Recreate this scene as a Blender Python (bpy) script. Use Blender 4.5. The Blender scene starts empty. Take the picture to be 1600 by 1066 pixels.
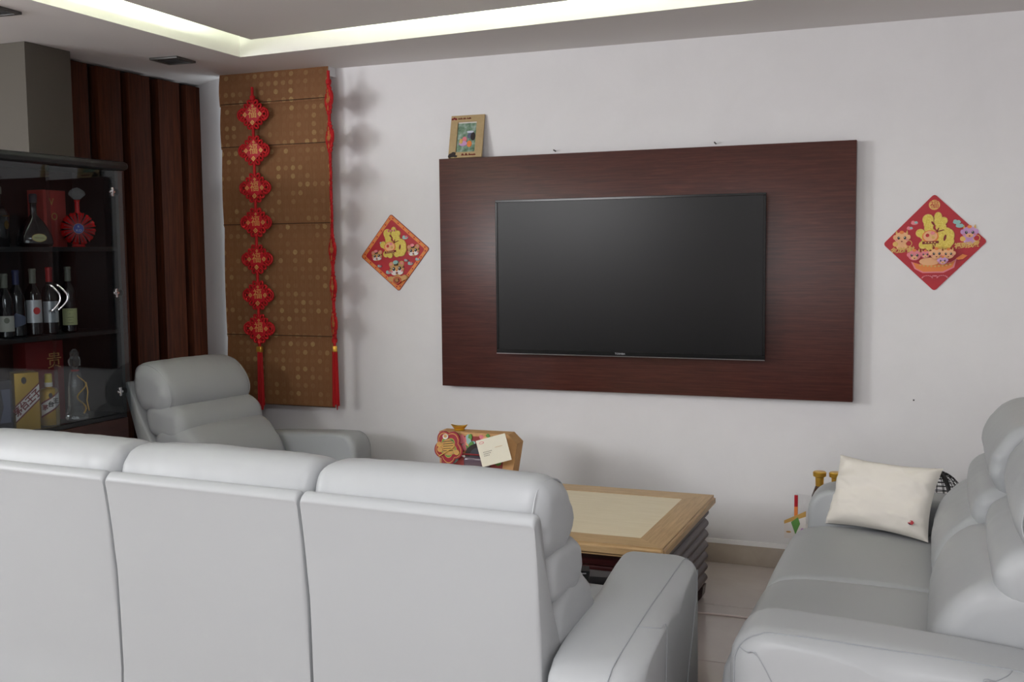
import bpy, bmesh, math, random
from mathutils import Vector, Matrix, noise
S = bpy.context.scene
C = S.collection
PI = math.pi
R = math.radians
random.seed(7)

# ------------------------------------------------------------------ camera
cam = bpy.data.cameras.new('camera'); cam.sensor_width = 36; cam.lens = 37.869; cam.clip_start = .05
co = bpy.data.objects.new('camera', cam); C.objects.link(co)
rt, up, fw = Vector((.92758871, .3734661, -.01011247)), Vector((-.02137146, .08006513, .9965605)), Vector((-.37299122, .92418215, -.08224902))
co.matrix_world = Matrix(((rt.x, up.x, -fw.x, 0), (rt.y, up.y, -fw.y, -5.31745), (rt.z, up.z, -fw.z, 1.56648), (0, 0, 0, 1)))
S.camera = co
# ------------------------------------------------------------------ light and exposure
S.view_settings.view_transform = 'Standard'; S.view_settings.look = 'None'
S.view_settings.gamma = 1; S.view_settings.use_curve_mapping = False
S.view_settings.exposure = -0.06
w = bpy.data.worlds.new('world'); S.world = w; w.use_nodes = True
w.node_tree.nodes['Background'].inputs[0].default_value = (.8, .85, 1, 1); w.node_tree.nodes['Background'].inputs[1].default_value = .3


def area(name, loc, target, sx, sy, power, col):
    l = bpy.data.lights.new(name, 'AREA'); l.shape = 'RECTANGLE'; l.size = sx; l.size_y = sy; l.energy = power; l.color = col
    o = bpy.data.objects.new(name, l); C.objects.link(o); o.location = loc
    o.rotation_euler = (Vector(target) - Vector(loc)).to_track_quat('-Z', 'Y').to_euler()
    return o


area('daylight_window_side', (-5.5, -4.7, 2.1), (-2.2, -.2, 1.5), 1.2, .8, 84, (.97, .98, 1))
area('lamp_rear_corner', (-4.25, -7.7, 2.3), (-2.4, 0, 1.2), 1.5, .5, 62, (.98, .98, 1))
area('daylight_window_rear', (.3, -7.85, 1.5), (-.4, 0, 1.9), 2.6, 1.6, 56, (.96, .95, .97))
area('room_lamp', (-.9, -4.3, 2.55), (-.9, -4.3, 0), 1.0, .6, 42, (.98, .98, 1))
area('daylight_behind_blind', (-3.93, -.035, 1.6), (-4.3, .05, 1.6), .05, 1.9, 1.6, (.86, .94, 1))
S.cycles.use_denoising = True
S.cycles.max_bounces = 8


# ------------------------------------------------------------------ materials
def lin(c):
    return tuple((v / 255 / 12.92 if v / 255 <= .04045 else ((v / 255 + .055) / 1.055) ** 2.4) for v in c) + (1,)


def mat(name, col, rough=.5, metal=0, emit=None, coat=0, spec=.5, trans=0, bump=None, ior=1.45):
    m = bpy.data.materials.new(name); m.use_nodes = True
    nt = m.node_tree; b = nt.nodes['Principled BSDF']
    b.inputs['Base Color'].default_value = lin(col); b.inputs['Roughness'].default_value = rough; b.inputs['Metallic'].default_value = metal
    b.inputs['Coat Weight'].default_value = coat; b.inputs['Specular IOR Level'].default_value = spec; b.inputs['Transmission Weight'].default_value = trans
    b.inputs['IOR'].default_value = ior
    if emit:
        b.inputs['Emission Color'].default_value = lin(emit[0]); b.inputs['Emission Strength'].default_value = emit[1]
    if bump:
        sc, st, dist = bump
        tc = nt.nodes.new('ShaderNodeTexCoord'); n = nt.nodes.new('ShaderNodeTexNoise'); n.inputs['Scale'].default_value = sc; n.inputs['Detail'].default_value = 4
        bp = nt.nodes.new('ShaderNodeBump'); bp.inputs['Strength'].default_value = st; bp.inputs['Distance'].default_value = dist
        nt.links.new(tc.outputs['Object'], n.inputs['Vector']); nt.links.new(n.outputs['Fac'], bp.inputs['Height']); nt.links.new(bp.outputs['Normal'], b.inputs['Normal'])
    return m


def grain(name, c1, c2, stretch, scale=6, rough=.4, coat=0, c3=None, bump=.15, spec=.5):
    """wood: noise stretched along one axis between two colours"""
    m = mat(name, c1, rough, coat=coat, spec=spec); nt = m.node_tree; b = nt.nodes['Principled BSDF']
    tc = nt.nodes.new('ShaderNodeTexCoord'); mp = nt.nodes.new('ShaderNodeMapping'); mp.inputs['Scale'].default_value = stretch
    n = nt.nodes.new('ShaderNodeTexNoise'); n.inputs['Scale'].default_value = scale; n.inputs['Detail'].default_value = 8; n.inputs['Roughness'].default_value = .65; n.inputs['Distortion'].default_value = .4
    cr = nt.nodes.new('ShaderNodeValToRGB'); cr.color_ramp.elements[0].position = .3; cr.color_ramp.elements[1].position = .7
    cr.color_ramp.elements[0].color = lin(c1); cr.color_ramp.elements[1].color = lin(c2)
    if c3:
        e = cr.color_ramp.elements.new(.5); e.color = lin(c3)
    bp = nt.nodes.new('ShaderNodeBump'); bp.inputs['Strength'].default_value = bump; bp.inputs['Distance'].default_value = .002
    L = nt.links.new
    L(tc.outputs['Object'], mp.inputs['Vector']); L(mp.outputs['Vector'], n.inputs['Vector']); L(n.outputs['Fac'], cr.inputs['Fac'])
    L(cr.outputs['Color'], b.inputs['Base Color']); L(n.outputs['Fac'], bp.inputs['Height']); L(bp.outputs['Normal'], b.inputs['Normal'])
    return m


def mottled(name, c1, c2, scale, rough, spec=.5, bump=0, coat=0):
    m = grain(name, c1, c2, (1, 1, 1), scale, rough, coat, None, bump, spec)
    return m


def glass(name, tint, refl=.08, rough=.0, op=0.0):
    """thin pane: clear with a fresnel sheen"""
    m = bpy.data.materials.new(name); m.use_nodes = True; nt = m.node_tree; nt.nodes.clear()
    out = nt.nodes.new('ShaderNodeOutputMaterial'); mx = nt.nodes.new('ShaderNodeMixShader'); tr = nt.nodes.new('ShaderNodeBsdfTransparent'); gl = nt.nodes.new('ShaderNodeBsdfGlossy')
    tr.inputs[0].default_value = tint; gl.inputs['Roughness'].default_value = rough; gl.inputs['Color'].default_value = (1, 1, 1, 1)
    fr = nt.nodes.new('ShaderNodeLayerWeight'); fr.inputs['Blend'].default_value = .5
    pw = nt.nodes.new('ShaderNodeMath'); pw.operation = 'POWER'; pw.inputs[1].default_value = 5; sc = nt.nodes.new('ShaderNodeMath'); sc.operation = 'MULTIPLY_ADD'; sc.inputs[1].default_value = .96; sc.inputs[2].default_value = .035
    nt.links.new(fr.outputs['Facing'], pw.inputs[0]); nt.links.new(pw.outputs[0], sc.inputs[0]); nt.links.new(sc.outputs[0], mx.inputs[0]); nt.links.new(tr.outputs[0], mx.inputs[1]); nt.links.new(gl.outputs[0], mx.inputs[2]); nt.links.new(mx.outputs[0], out.inputs[0])
    return m


M = {}
M['paint'] = mottled('wall_paint', (226, 225, 226), (231, 230, 231), 3, .55, spec=.35, bump=.02)
M['ceiling'] = mat('ceiling_paint', (226, 222, 220), .7)
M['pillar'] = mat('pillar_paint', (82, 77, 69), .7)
M['cladding'] = grain('walnut_cladding', (40, 20, 13), (80, 40, 23), (14, 14, .8), 4, .6, spec=.12)
M['cladding_deep'] = mat('groove_brown', (24, 14, 11), .7)
M['mahogany'] = grain('mahogany_veneer', (56, 26, 21), (86, 46, 38), (1.2, 30, 30), 5, .36, bump=.04, c3=(72, 35, 29))
M['leather'] = mat('grey_leather', (165, 168, 170), .42, spec=.4, bump=(260, .12, .001))
M['piping'] = mat('piping_leather', (150, 154, 158), .45)
M['base_cloth'] = mat('sofa_base_cloth', (60, 62, 66), .9)  # dark grey cloth of the sofa base
M['tile'] = mottled('floor_tile', (182, 171, 166), (194, 184, 179), 2.2, .16, spec=.5)
M['grout'] = mat('tile_grout', (62, 54, 52), .9)
M['skirting'] = mottled('skirting_tile', (172, 160, 146), (186, 175, 162), 5, .2)
M['plaster_bead'] = mat('plaster_bead', (228, 226, 226), .6)
M['black'] = mat('black_plastic', (14, 14, 15), .35)
M['bezel'] = mat('gloss_black', (9, 9, 10), .2)
M['screen'] = mat('screen_glass', (6, 6, 7), .28, spec=.36)
M['chrome'] = mat('chrome', (215, 215, 218), .12, 1)
M['silver_print'] = mat('silver_print', (190, 192, 195), .4)
M['red'] = mat('red_velvet', (172, 8, 18), .75, bump=(400, .2, .001))
M['red_print'] = mat('red_card', (172, 10, 30), .45)
M['red_dark'] = mat('dark_red', (120, 10, 20), .5)
M['gold'] = mat('gold_foil', (214, 168, 70), .35, .75)
M['gold_print'] = mat('gold_print', (206, 164, 92), .45, .3)
M['orange_print'] = mat('orange_print', (226, 130, 62), .5)
M['peach'] = mat('peach_print', (232, 176, 128), .5)
M['pink'] = mat('pink_print', (222, 128, 138), .5)
M['lilac'] = mat('lilac_print', (196, 150, 196), .5)
M['white_print'] = mat('white_print', (228, 222, 218), .5)
M['cloud'] = mat('cloud_print', (150, 190, 186), .5)
M['tan'] = mat('tan_print', (198, 150, 92), .5)
M['dark_print'] = mat('dark_print', (40, 30, 28), .5)
M['green_print'] = mat('green_print', (96, 150, 72), .5)
M['kraft'] = mottled('kraft_card', (192, 146, 98), (204, 160, 112), 30, .7)
M['frame_wood'] = mottled('frame_mdf', (170, 146, 104), (182, 158, 116), 40, .5)
M['cream'] = mat('cream_card', (226, 222, 206), .6)
M['cotton'] = mat('cream_cotton', (224, 219, 210), .9, bump=(500, .15, .001))
M['navy'] = mat('navy_cloth', (30, 26, 44), .9)
M['oak'] = grain('oak_border', (172, 140, 98), (208, 178, 134), (1.5, 22, 22), 4, .4, c3=(190, 158, 114))
M['oak_cross'] = grain('oak_border_cross', (166, 134, 94), (202, 170, 128), (22, 1.5, 22), 4, .4, c3=(184, 152, 110))
M['ash'] = grain('pale_ash', (226, 212, 182), (240, 228, 202), (1.2, 26, 20), 4, .42, c3=(233, 220, 192))
M['wenge'] = grain('wenge_dark', (52, 40, 40), (88, 70, 68), (30, 1.2, 30), 4, .38)
M['wenge_red'] = grain('rosewood_rail', (44, 16, 18), (70, 28, 28), (1.2, 24, 24), 4, .3)
M['cabinet'] = mat('cabinet_black', (26, 28, 30), .4)
M['cabinet_red'] = grain('cabinet_back', (26, 10, 9), (44, 18, 15), (12, 12, 1), 4, .5)
M['cabinet_base'] = grain('cabinet_base', (48, 26, 22), (64, 36, 31), (8, 1.5, 12), 4, .45)
M['glass'] = glass('cabinet_glass', (.80, .83, .84, 1))
M['film'] = glass('clear_film', (.93, .93, .93, 1), rough=.08)
M['bottle'] = mat('dark_bottle_glass', (12, 10, 14), .06, spec=.8)
M['wine'] = mat('wine_bottle_glass', (16, 12, 16), .08, spec=.7)
M['label'] = mat('paper_label', (196, 194, 186), .6)
M['label_blue'] = mat('slate_label', (92, 98, 122), .5)
M['label_silver'] = mat('silver_label', (205, 206, 210), .3, .3)
M['label_cream'] = mat('cream_label', (186, 186, 140), .5)
M['foil_red'] = mat('red_capsule', (190, 36, 40), .4)
M['foil_grey'] = mat('grey_capsule', (120, 122, 110), .4)
M['foil_navy'] = mat('navy_capsule', (46, 50, 90), .4)
M['red_crystal'] = mat('red_crystal', (196, 12, 18), .14, spec=.5)
M['crystal'] = mat('clear_crystal', (225, 225, 225), .05, trans=.9)
M['blue_label'] = mat('blue_medallion', (60, 70, 150), .4)
M['gold_box'] = mat('gold_carton', (190, 150, 40), .35, .35)
M['red_box'] = mat('red_carton', (120, 14, 22), .55)
M['pink_box'] = mat('rose_carton', (190, 70, 64), .55)
M['dark_box'] = mat('charcoal_carton', (56, 56, 66), .5)
M['led'] = mat('led_tube', (255, 255, 250), .5, emit=((238, 255, 226), 85))
M['grille'] = mat('dark_grille', (46, 46, 46), .4)
M['grille_frame'] = mat('dark_frame', (74, 72, 70), .4)
M['cable'] = mat('white_cable', (206, 190, 184), .5)
M['steel'] = mat('nail_steel', (80, 70, 66), .4, .8)
M['sky_photo'] = mat('photo_sky', (200, 205, 220), .4)

# glitter gold: voronoi sparkle on raised lettering
g = mat('glitter_gold', (214, 188, 66), .45, .1); M['glitter'] = g
nt = g.node_tree; vo = nt.nodes.new('ShaderNodeTexVoronoi'); vo.inputs['Scale'].default_value = 260
cr = nt.nodes.new('ShaderNodeValToRGB'); cr.color_ramp.elements[0].color = lin((196, 166, 44)); cr.color_ramp.elements[1].color = lin((226, 208, 104))
tc = nt.nodes.new('ShaderNodeTexCoord'); nt.links.new(tc.outputs['Object'], vo.inputs['Vector']); nt.links.new(vo.outputs['Color'], cr.inputs[0]); nt.links.new(cr.outputs[0], nt.nodes['Principled BSDF'].inputs['Base Color'])

# brocade: brown weave with woven coin medallions of uneven brightness
br = mat('brown_brocade', (96, 66, 40), .72, spec=.3); M['brocade'] = br
nt = br.node_tree; L = nt.links.new; N = nt.nodes.new; bs = nt.nodes['Principled BSDF']


def math_node(nt, op, a, b=None, v=None):
    n = nt.nodes.new('ShaderNodeMath'); n.operation = op
    for i, x in enumerate((a, b)):
        if x is None: continue
        if isinstance(x, (int, float)): n.inputs[i].default_value = x
        else: nt.links.new(x, n.inputs[i])
    return n.outputs[0]


tc = N('ShaderNodeTexCoord'); sp = N('ShaderNodeSeparateXYZ'); L(tc.outputs['Object'], sp.inputs[0])
gx = math_node(nt, 'DIVIDE', sp.outputs[0], .0485); gz = math_node(nt, 'DIVIDE', sp.outputs[2], .0475)
ix = math_node(nt, 'FLOOR', gx); iz = math_node(nt, 'FLOOR', gz)
fx = math_node(nt, 'SUBTRACT', math_node(nt, 'FRACT', gx), .5); fz = math_node(nt, 'SUBTRACT', math_node(nt, 'FRACT', gz), .5)
d = math_node(nt, 'SQRT', math_node(nt, 'ADD', math_node(nt, 'MULTIPLY', fx, fx), math_node(nt, 'MULTIPLY', fz, fz)))
inside = math_node(nt, 'LESS_THAN', d, .30)
wn = N('ShaderNodeTexWhiteNoise'); cb = N('ShaderNodeCombineXYZ'); L(ix, cb.inputs[0]); L(iz, cb.inputs[1]); L(cb.outputs[0], wn.inputs[0])
inten = math_node(nt, 'POWER', wn.outputs['Value'], 3.0)
fine = N('ShaderNodeTexNoise'); fine.inputs['Scale'].default_value = 160; L(tc.outputs['Object'], fine.inputs['Vector'])
inten = math_node(nt, 'MULTIPLY', inten, math_node(nt, 'ADD', fine.outputs['Fac'], .1))
fac = math_node(nt, 'MULTIPLY', inside, math_node(nt, 'ADD', math_node(nt, 'MULTIPLY', inten, .75), .03))
weave = N('ShaderNodeTexNoise'); wm = N('ShaderNodeMapping'); wm.inputs['Scale'].default_value = (300, 300, 12); L(tc.outputs['Object'], wm.inputs[0]); L(wm.outputs[0], weave.inputs['Vector']); weave.inputs['Scale'].default_value = 1
r1 = N('ShaderNodeValToRGB'); r1.color_ramp.elements[0].color = lin((146, 100, 66)); r1.color_ramp.elements[1].color = lin((174, 128, 90)); L(weave.outputs['Fac'], r1.inputs[0])
mx = N('ShaderNodeMix'); mx.data_type = 'RGBA'; L(fac, mx.inputs[0]); L(r1.outputs[0], mx.inputs[6]); mx.inputs[7].default_value = lin((226, 200, 140)); L(mx.outputs[2], bs.inputs['Base Color'])

M['brocade_dark'] = mat('brocade_dark_thread', (74, 48, 28), .8)  # darker brown thread along the blind's seams
# photo print: blurred garden scene colours
ph = mat('photo_print', (120, 140, 120), .12, coat=.4); M['photo'] = ph
nt = ph.node_tree; N = nt.nodes.new; L = nt.links.new
tc = N('ShaderNodeTexCoord'); no = N('ShaderNodeTexNoise'); no.inputs['Scale'].default_value = 34; no.inputs['Detail'].default_value = 5; L(tc.outputs['Object'], no.inputs['Vector'])
cr = N('ShaderNodeValToRGB'); el = cr.color_ramp.elements; el[0].position = .3; el[0].color = lin((70, 96, 78)); el[1].position = .72; el[1].color = lin((176, 190, 186))
e = el.new(.5); e.color = lin((120, 148, 124)); L(no.outputs['Fac'], cr.inputs[0]); L(cr.outputs[0], nt.nodes['Principled BSDF'].inputs['Base Color'])


# ------------------------------------------------------------------ helpers
def link(name, me, parent=None, loc=(0, 0, 0), rot=(0, 0, 0)):
    o = bpy.data.objects.new(name, me); C.objects.link(o); o.location = loc; o.rotation_euler = rot
    if parent: o.parent = parent
    return o


def thing(name, label, cat, loc=(0, 0, 0), rotz=0, group=None):
    o = link(name, None, None, loc, (0, 0, rotz)); o.empty_display_size = .05
    return tag(o, label, cat, group)


def tag(o, label, cat, group=None):
    o['label'] = label; o['category'] = cat
    if group: o['group'] = group
    return o


def fin(name, bm, m, parent=None, loc=(0, 0, 0), rot=(0, 0, 0), smooth=35, kind=None, label=None):
    me = bpy.data.meshes.new(name)
    if isinstance(bm, bmesh.types.BMesh):
        bmesh.ops.recalc_face_normals(bm, faces=bm.faces); bm.to_mesh(me); bm.free()
    else:
        me = bm
    for x in (m if isinstance(m, (list, tuple)) else [m]): me.materials.append(x)
    if smooth:
        for p in me.polygons: p.use_smooth = True
        me.set_sharp_from_angle(angle=R(smooth))
    o = link(name, me, parent, loc, rot)
    if kind: o['kind'] = kind
    if label: o['label'] = label
    return o


def box(bm, x0, x1, y0, y1, z0, z1, bev=0, seg=2, mi=0):
    r = bmesh.ops.create_cube(bm, size=1)
    vs = r['verts']
    for v in vs:
        v.co = Vector((x0 + (v.co.x + .5) * (x1 - x0), y0 + (v.co.y + .5) * (y1 - y0), z0 + (v.co.z + .5) * (z1 - z0)))
    fs = {f for v in vs for f in v.link_faces}
    for f in fs: f.material_index = mi
    if bev:
        es = {e for f in fs for e in f.edges}
        bmesh.ops.bevel(bm, geom=list(es), offset=bev, segments=seg, affect='EDGES', profile=.5)
    return bm


def bx(*a, **k):
    return box(bmesh.new(), *a, **k)


def prism(bm, pts, a0, a1, axis='y', mi=0):
    """polygon pts in the two other axes, extruded along axis from a0 to a1"""
    def P(p, a):
        return Vector((p[0], a, p[1])) if axis == 'y' else Vector((a, p[0], p[1])) if axis == 'x' else Vector((p[0], p[1], a))
    v0 = [bm.verts.new(P(p, a0)) for p in pts]; v1 = [bm.verts.new(P(p, a1)) for p in pts]
    n = len(pts); fs = []
    for i in range(n):
        fs.append(bm.faces.new((v0[i], v0[(i + 1) % n], v1[(i + 1) % n], v1[i])))
    fs.append(bm.faces.new(v0)); fs.append(bm.faces.new(v1))
    for f in fs: f.material_index = mi
    return bm


def tube(bm, pts, r, n=6, closed=False, mi=0, caps=True):
    pts = [Vector(p) for p in pts]; m = len(pts); rings = []
    prev = None
    for i, p in enumerate(pts):
        a = pts[(i - 1) % m] if (closed or i > 0) else p; b = pts[(i + 1) % m] if (closed or i < m - 1) else p
        t = (b - a).normalized()
        if prev is None:
            ref = Vector((0, 0, 1)) if abs(t.z) < .9 else Vector((1, 0, 0)); u = t.cross(ref).normalized()
        else:
            u = (prev - t * prev.dot(t)).normalized()
        prev = u; v = t.cross(u)
        rr = r[i] if isinstance(r, (list, tuple)) else r
        rings.append([bm.verts.new(p + (u * math.cos(2 * PI * k / n) + v * math.sin(2 * PI * k / n)) * rr) for k in range(n)])
    for i in range(m if closed else m - 1):
        A, B = rings[i], rings[(i + 1) % m]
        for k in range(n):
            f = bm.faces.new((A[k], A[(k + 1) % n], B[(k + 1) % n], B[k])); f.material_index = mi
    if not closed and caps:
        bm.faces.new(rings[0]).material_index = mi; bm.faces.new(rings[-1]).material_index = mi
    return bm


def lathe(bm, prof, n=24, cx=0, cy=0, sx=1, sy=1, mi=0):
    rings = []
    for r, z in prof:
        rings.append([bm.verts.new((cx + sx * r * math.cos(2 * PI * k / n), cy + sy * r * math.sin(2 * PI * k / n), z)) for k in range(n)])
    for A, B in zip(rings, rings[1:]):
        for k in range(n):
            bm.faces.new((A[k], A[(k + 1) % n], B[(k + 1) % n], B[k])).material_index = mi
    bm.faces.new(rings[0]).material_index = mi; bm.faces.new(rings[-1]).material_index = mi
    return bm


def spline(pts, per=6, closed=True):
    out = []; n = len(pts)
    for i in range(n if closed else n - 1):
        if closed: p0, p1, p2, p3 = pts[(i - 1) % n], pts[i], pts[(i + 1) % n], pts[(i + 2) % n]
        else: p0, p1, p2, p3 = pts[max(i - 1, 0)], pts[i], pts[i + 1], pts[min(i + 2, n - 1)]
        for k in range(per):
            t = k / per
            out.append(tuple(.5 * (2 * b + (c - a) * t + (2 * a - 5 * b + 4 * c - d) * t * t + (3 * b - a - 3 * c + d) * t ** 3) for a, b, c, d in zip(p0, p1, p2, p3)))
    if not closed: out.append(tuple(pts[-1]))
    return out


def text(body, size, ext=.001, off=0.0, spacing=1):
    c = bpy.data.curves.new('t', 'FONT'); c.body = body; c.size = size; c.extrude = ext; c.offset = off; c.align_x = 'CENTER'; c.align_y = 'CENTER'; c.space_character = spacing; c.resolution_u = 3
    o = bpy.data.objects.new('t', c); C.objects.link(o); bpy.context.view_layer.update()
    me = bpy.data.meshes.new_from_object(o.evaluated_get(bpy.context.evaluated_depsgraph_get()))
    bpy.data.objects.remove(o); bpy.data.curves.remove(c)
    me.materials.clear(); me.transform(Matrix.Rotation(PI / 2, 4, 'X'))  # stands upright, faces -y
    return me


def writing(name, body, size, m, parent, loc, rot=(0, 0, 0), ext=.001, off=0.0, spacing=1):
    return fin(name, text(body, size, ext, off, spacing), m, parent, loc, rot, smooth=0, kind='stuff' if len(body) > 1 else None)


class Flat:
    """flat print: shapes in (a, b), standing upright and facing -y, each layer a hair in front of the last"""
    def __init__(s): s.bm = bmesh.new(); s.m = []; s.lev = 0
    def mi(s, m):
        if m not in s.m: s.m.append(m)
        return s.m.index(m)
    def poly(s, pts, m, t=.0006):
        s.lev += t; prism(s.bm, pts, 0, -s.lev, 'y', s.mi(m)); return s
    def disc(s, cx, cy, rx, ry, m, n=14, rot=0, t=.0006):
        ca, sa = math.cos(rot), math.sin(rot)
        return s.poly([(cx + rx * math.cos(2 * PI * k / n) * ca - ry * math.sin(2 * PI * k / n) * sa, cy + rx * math.cos(2 * PI * k / n) * sa + ry * math.sin(2 * PI * k / n) * ca) for k in range(n)], m, t)
    def fin(s, name, parent, loc=(0, 0, 0), rot=(0, 0, 0), **k):
        if name in ('gold_motif', 'cloud_print', 'printed_border_art', 'border_print', 'printing', 'label_print', 'boat_print', 'sleeve_print', 'snack_packet', 'blossom_print', 'picture', 'tiger_print', 'dragon_print'): k['kind'] = 'stuff'
        return fin(name, s.bm, s.m, parent, loc, rot, smooth=0, **k)


def struct(name, bm, m, **k):
    return fin(name, bm, m, kind='structure', **k)


# ------------------------------------------------------------------ room shell
bm = bmesh.new(); box(bm, -6.6, 2.05, -8.1, .35, -.12, -.0014)
floor = struct('floor', bm, M['grout'], smooth=0)
T = .663; tile_me = None
for i in range(13):
    for j in range(13):
        x0 = -1.2 + T * (i - 8); y0 = -T * (j + 1)
        if x0 < -6.6 or x0 + T > 2.07 + T: continue
        if tile_me is None:
            o = fin('tile', bx(.002, T - .002, .002, T - .002, -.012, 0, bev=.001, seg=1), M['tile'], floor, (x0, y0, 0)); tile_me = o.data
        else:
            link('tile', tile_me, floor, (x0, y0, 0))
wb = struct('wall_back', bx(-3.97, 1.9, 0, .15, 0, 2.95), M['paint'], smooth=0)
fin('window_reveal', prism(bmesh.new(), [(-3.97, 0), (-4.3, .19), (-4.3, .34), (-3.97, .15)], 0, 2.6, 'z'), M['paint'], wb, smooth=0)
struct('wall_right', bx(1.9, 2.05, -8, .15, 0, 2.95), M['paint'], smooth=0)
struct('wall_rear', bx(-6.6, 2.05, -8.15, -8, 0, 2.95), M['paint'], smooth=0)
struct('wall_side', bx(-6.6, -6.45, -8, -2.2, 0, 2.95), M['paint'], smooth=0)
struct('baseboard_back', bx(-3.9, 1.9, -.012, 0, 0, .098, bev=.002), M['skirting'])
struct('trim_1', prism(bmesh.new(), [(0, .098), (-.012, .099), (-.005, .118), (0, .12)], -3.9, 1.9, 'x'), M['plaster_bead'])
wl = struct('wall_left', bx(-4.6, -4.31, -1.02, .34, 0, 2.6), M['cladding_deep'], smooth=0)
for y0, y1 in ((-.99, -.765), (-.695, -.518), (-.46, -.283), (-.212, -.025), (.035, .19)):
    fin('wood_panel', bx(-4.315, -4.25, y0, y1, 0, 2.585, bev=.004), M['cladding'], wl)
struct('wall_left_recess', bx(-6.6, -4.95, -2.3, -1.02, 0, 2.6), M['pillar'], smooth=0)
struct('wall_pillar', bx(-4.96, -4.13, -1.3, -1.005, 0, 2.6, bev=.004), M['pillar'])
# ceiling: a dropped soffit round a lit tray with a floating panel
ce = struct('ceiling', bx(-6.6, 2.05, -8.1, .35, 2.95, 3.05), M['ceiling'], smooth=0)
bm = bmesh.new(); prism(bm, [(-6.6, .35), (2.05, .35), (2.05, -.88), (-3.46, -.51), (-3.40, -8.1), (-6.6, -8.1)], 2.6, 2.95, 'z')
fin('soffit', bm, M['ceiling'], ce, smooth=0)
# the tray's floating panel hides the tubes
fin('floating_panel', prism(bmesh.new(), [(-3.317, -.615), (-3.21, -8), (1.8, -8), (1.8, -1.02)], 2.66, 2.70, 'z'), M['ceiling'], ce, smooth=0)
fin('light_tube', tube(bmesh.new(), [(-3.20, -1.0, 2.73), (-3.14, -5.5, 2.73)], .016, 8), M['led'], ce)
fin('light_tube', tube(bmesh.new(), [(-2.75, -.80, 2.73), (.9, -1.02, 2.73)], .016, 8), M['led'], ce)


def ceiling_grille(loc, label):
    t = thing('ceiling_grille', label, 'ceiling light', loc, R(4), 'square ceiling fittings')
    bm = bmesh.new()
    for a in ((-.085, .085, -.085, -.065), (-.085, .085, .065, .085), (-.085, -.065, -.065, .065), (.065, .085, -.065, .065)): box(bm, a[0], a[1], a[2], a[3], -.012, 0, bev=.002)
    fin('frame', bm, M['grille_frame'], t)
    fin('backing', bx(-.066, .066, -.066, .066, -.004, 0), M['grille'], t, smooth=0)
    for k in range(6): fin('slat', bx(-.064, .064, -.058 + .022 * k, -.050 + .022 * k, -.010, -.004), M['grille'], t, smooth=0)


ceiling_grille((-3.818, -.607, 2.6), 'dark square ceiling fitting near the lit tray corner')
ceiling_grille((-3.73, -1.86, 2.6), 'dark square ceiling fitting cut by the picture edge above the black cabinet')

# ------------------------------------------------------------------ panel and television
t = thing('wall_panel', 'large dark mahogany wall panel carrying the television', 'panel', (-1.4625, 0, .848))
fin('board', bx(-1.0655, 1.0655, -.07, -.022, 0, 1.218, bev=.002), M['mahogany'], t)
fin('batten', bx(-.95, .95, -.024, 0, .9, 1.0), M['wenge_red'], t, smooth=0)
fin('batten', bx(-.95, .95, -.024, 0, .2, .3), M['wenge_red'], t, smooth=0)
for x in (-1.892, -1.061):
    o = fin('nail', tube(bmesh.new(), [(0, 0, 0), (0, -.03, .004)], .0035, 6), M['steel'], None, (x, .0, 2.085)); tag(o, 'small nail in the wall above the %s of the mahogany panel' % ('left half' if x < -1.5 else 'right half'), 'nail')
t = thing('television', 'large flat black television mounted on the mahogany panel', 'television', (-1.483, 0, 1.039))
fin('mount', bx(-.25, .25, -.1, -.07, .2, .6), M['black'], t, smooth=0)
fin('housing', bx(-.66, .66, -.138, -.098, .02, .775, bev=.008), M['black'], t)
bm = bmesh.new()
for a in ((-.69, .69, .783, .795), (-.69, .69, .004, .026), (-.69, -.678, .026, .783), (.678, .69, .026, .783)): box(bm, a[0], a[1], -.15, -.134, a[2], a[3], bev=.0015, seg=1)
bz = fin('bezel', bm, M['bezel'], t)
writing('logo', 'TOSHIBA', .0125, M['silver_print'], bz, (-.022, -.1502, .0155), ext=.0003, spacing=1.05)
fin('screen', bx(-.679, .679, -.146, -.138, .025, .784), M['screen'], t, smooth=0)
fin('trim_strip', bx(-.69, .69, -.1515, -.135, 0, .0045, bev=.001, seg=1), M['chrome'], t, label='chrome strip along the lower edge')

# ------------------------------------------------------------------ photo frame on the panel
t = thing('photo_frame', 'light wooden photo frame leaning on the wall atop the mahogany panel', 'photo frame', (-2.379, -.058, 2.067))
lean = R(-13)
bm = bmesh.new()
W2, Hf = .0965, .232
for a in ((-W2, W2, 0, .030), (-W2, W2, .196, Hf), (-W2, -.056, .030, .196), (.054, W2, .030, .196)): box(bm, a[0], a[1], -.009, 0, a[2], a[3])
bmesh.ops.remove_doubles(bm, verts=bm.verts, dist=1e-5)
f = fin('border', bm, M['frame_wood'], t, rot=(lean, 0, 0))
p = fin('photograph', bx(-.058, .056, -.002, .004, .028, .198), M['photo'], t, rot=(lean, 0, 0), smooth=0)
F = Flat(); F.lev = .002
F.poly([(-.055, .19), (.052, .19), (.052, .197), (-.055, .197)], M['white_print']).disc(.02, .12, .018, .016, M['label_blue']).disc(.036, .115, .014, .022, M['dark_print']).disc(-.012, .10, .014, .016, M['pink']).disc(.018, .075, .014, .018, M['orange_print'])
F.disc(-.018, .078, .024, .014, M['lilac']).disc(-.03, .09, .01, .014, M['gold_print']).disc(.02, .14, .02, .006, M['sky_photo'])
F.fin('picture', p)
F = Flat(); F.lev = .0092
for k in range(3): F.disc(-.088 + .010 * k, .213 + .004 * (k % 2), .006, .006, M['red_dark'])
rr = random.Random(3)


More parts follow.
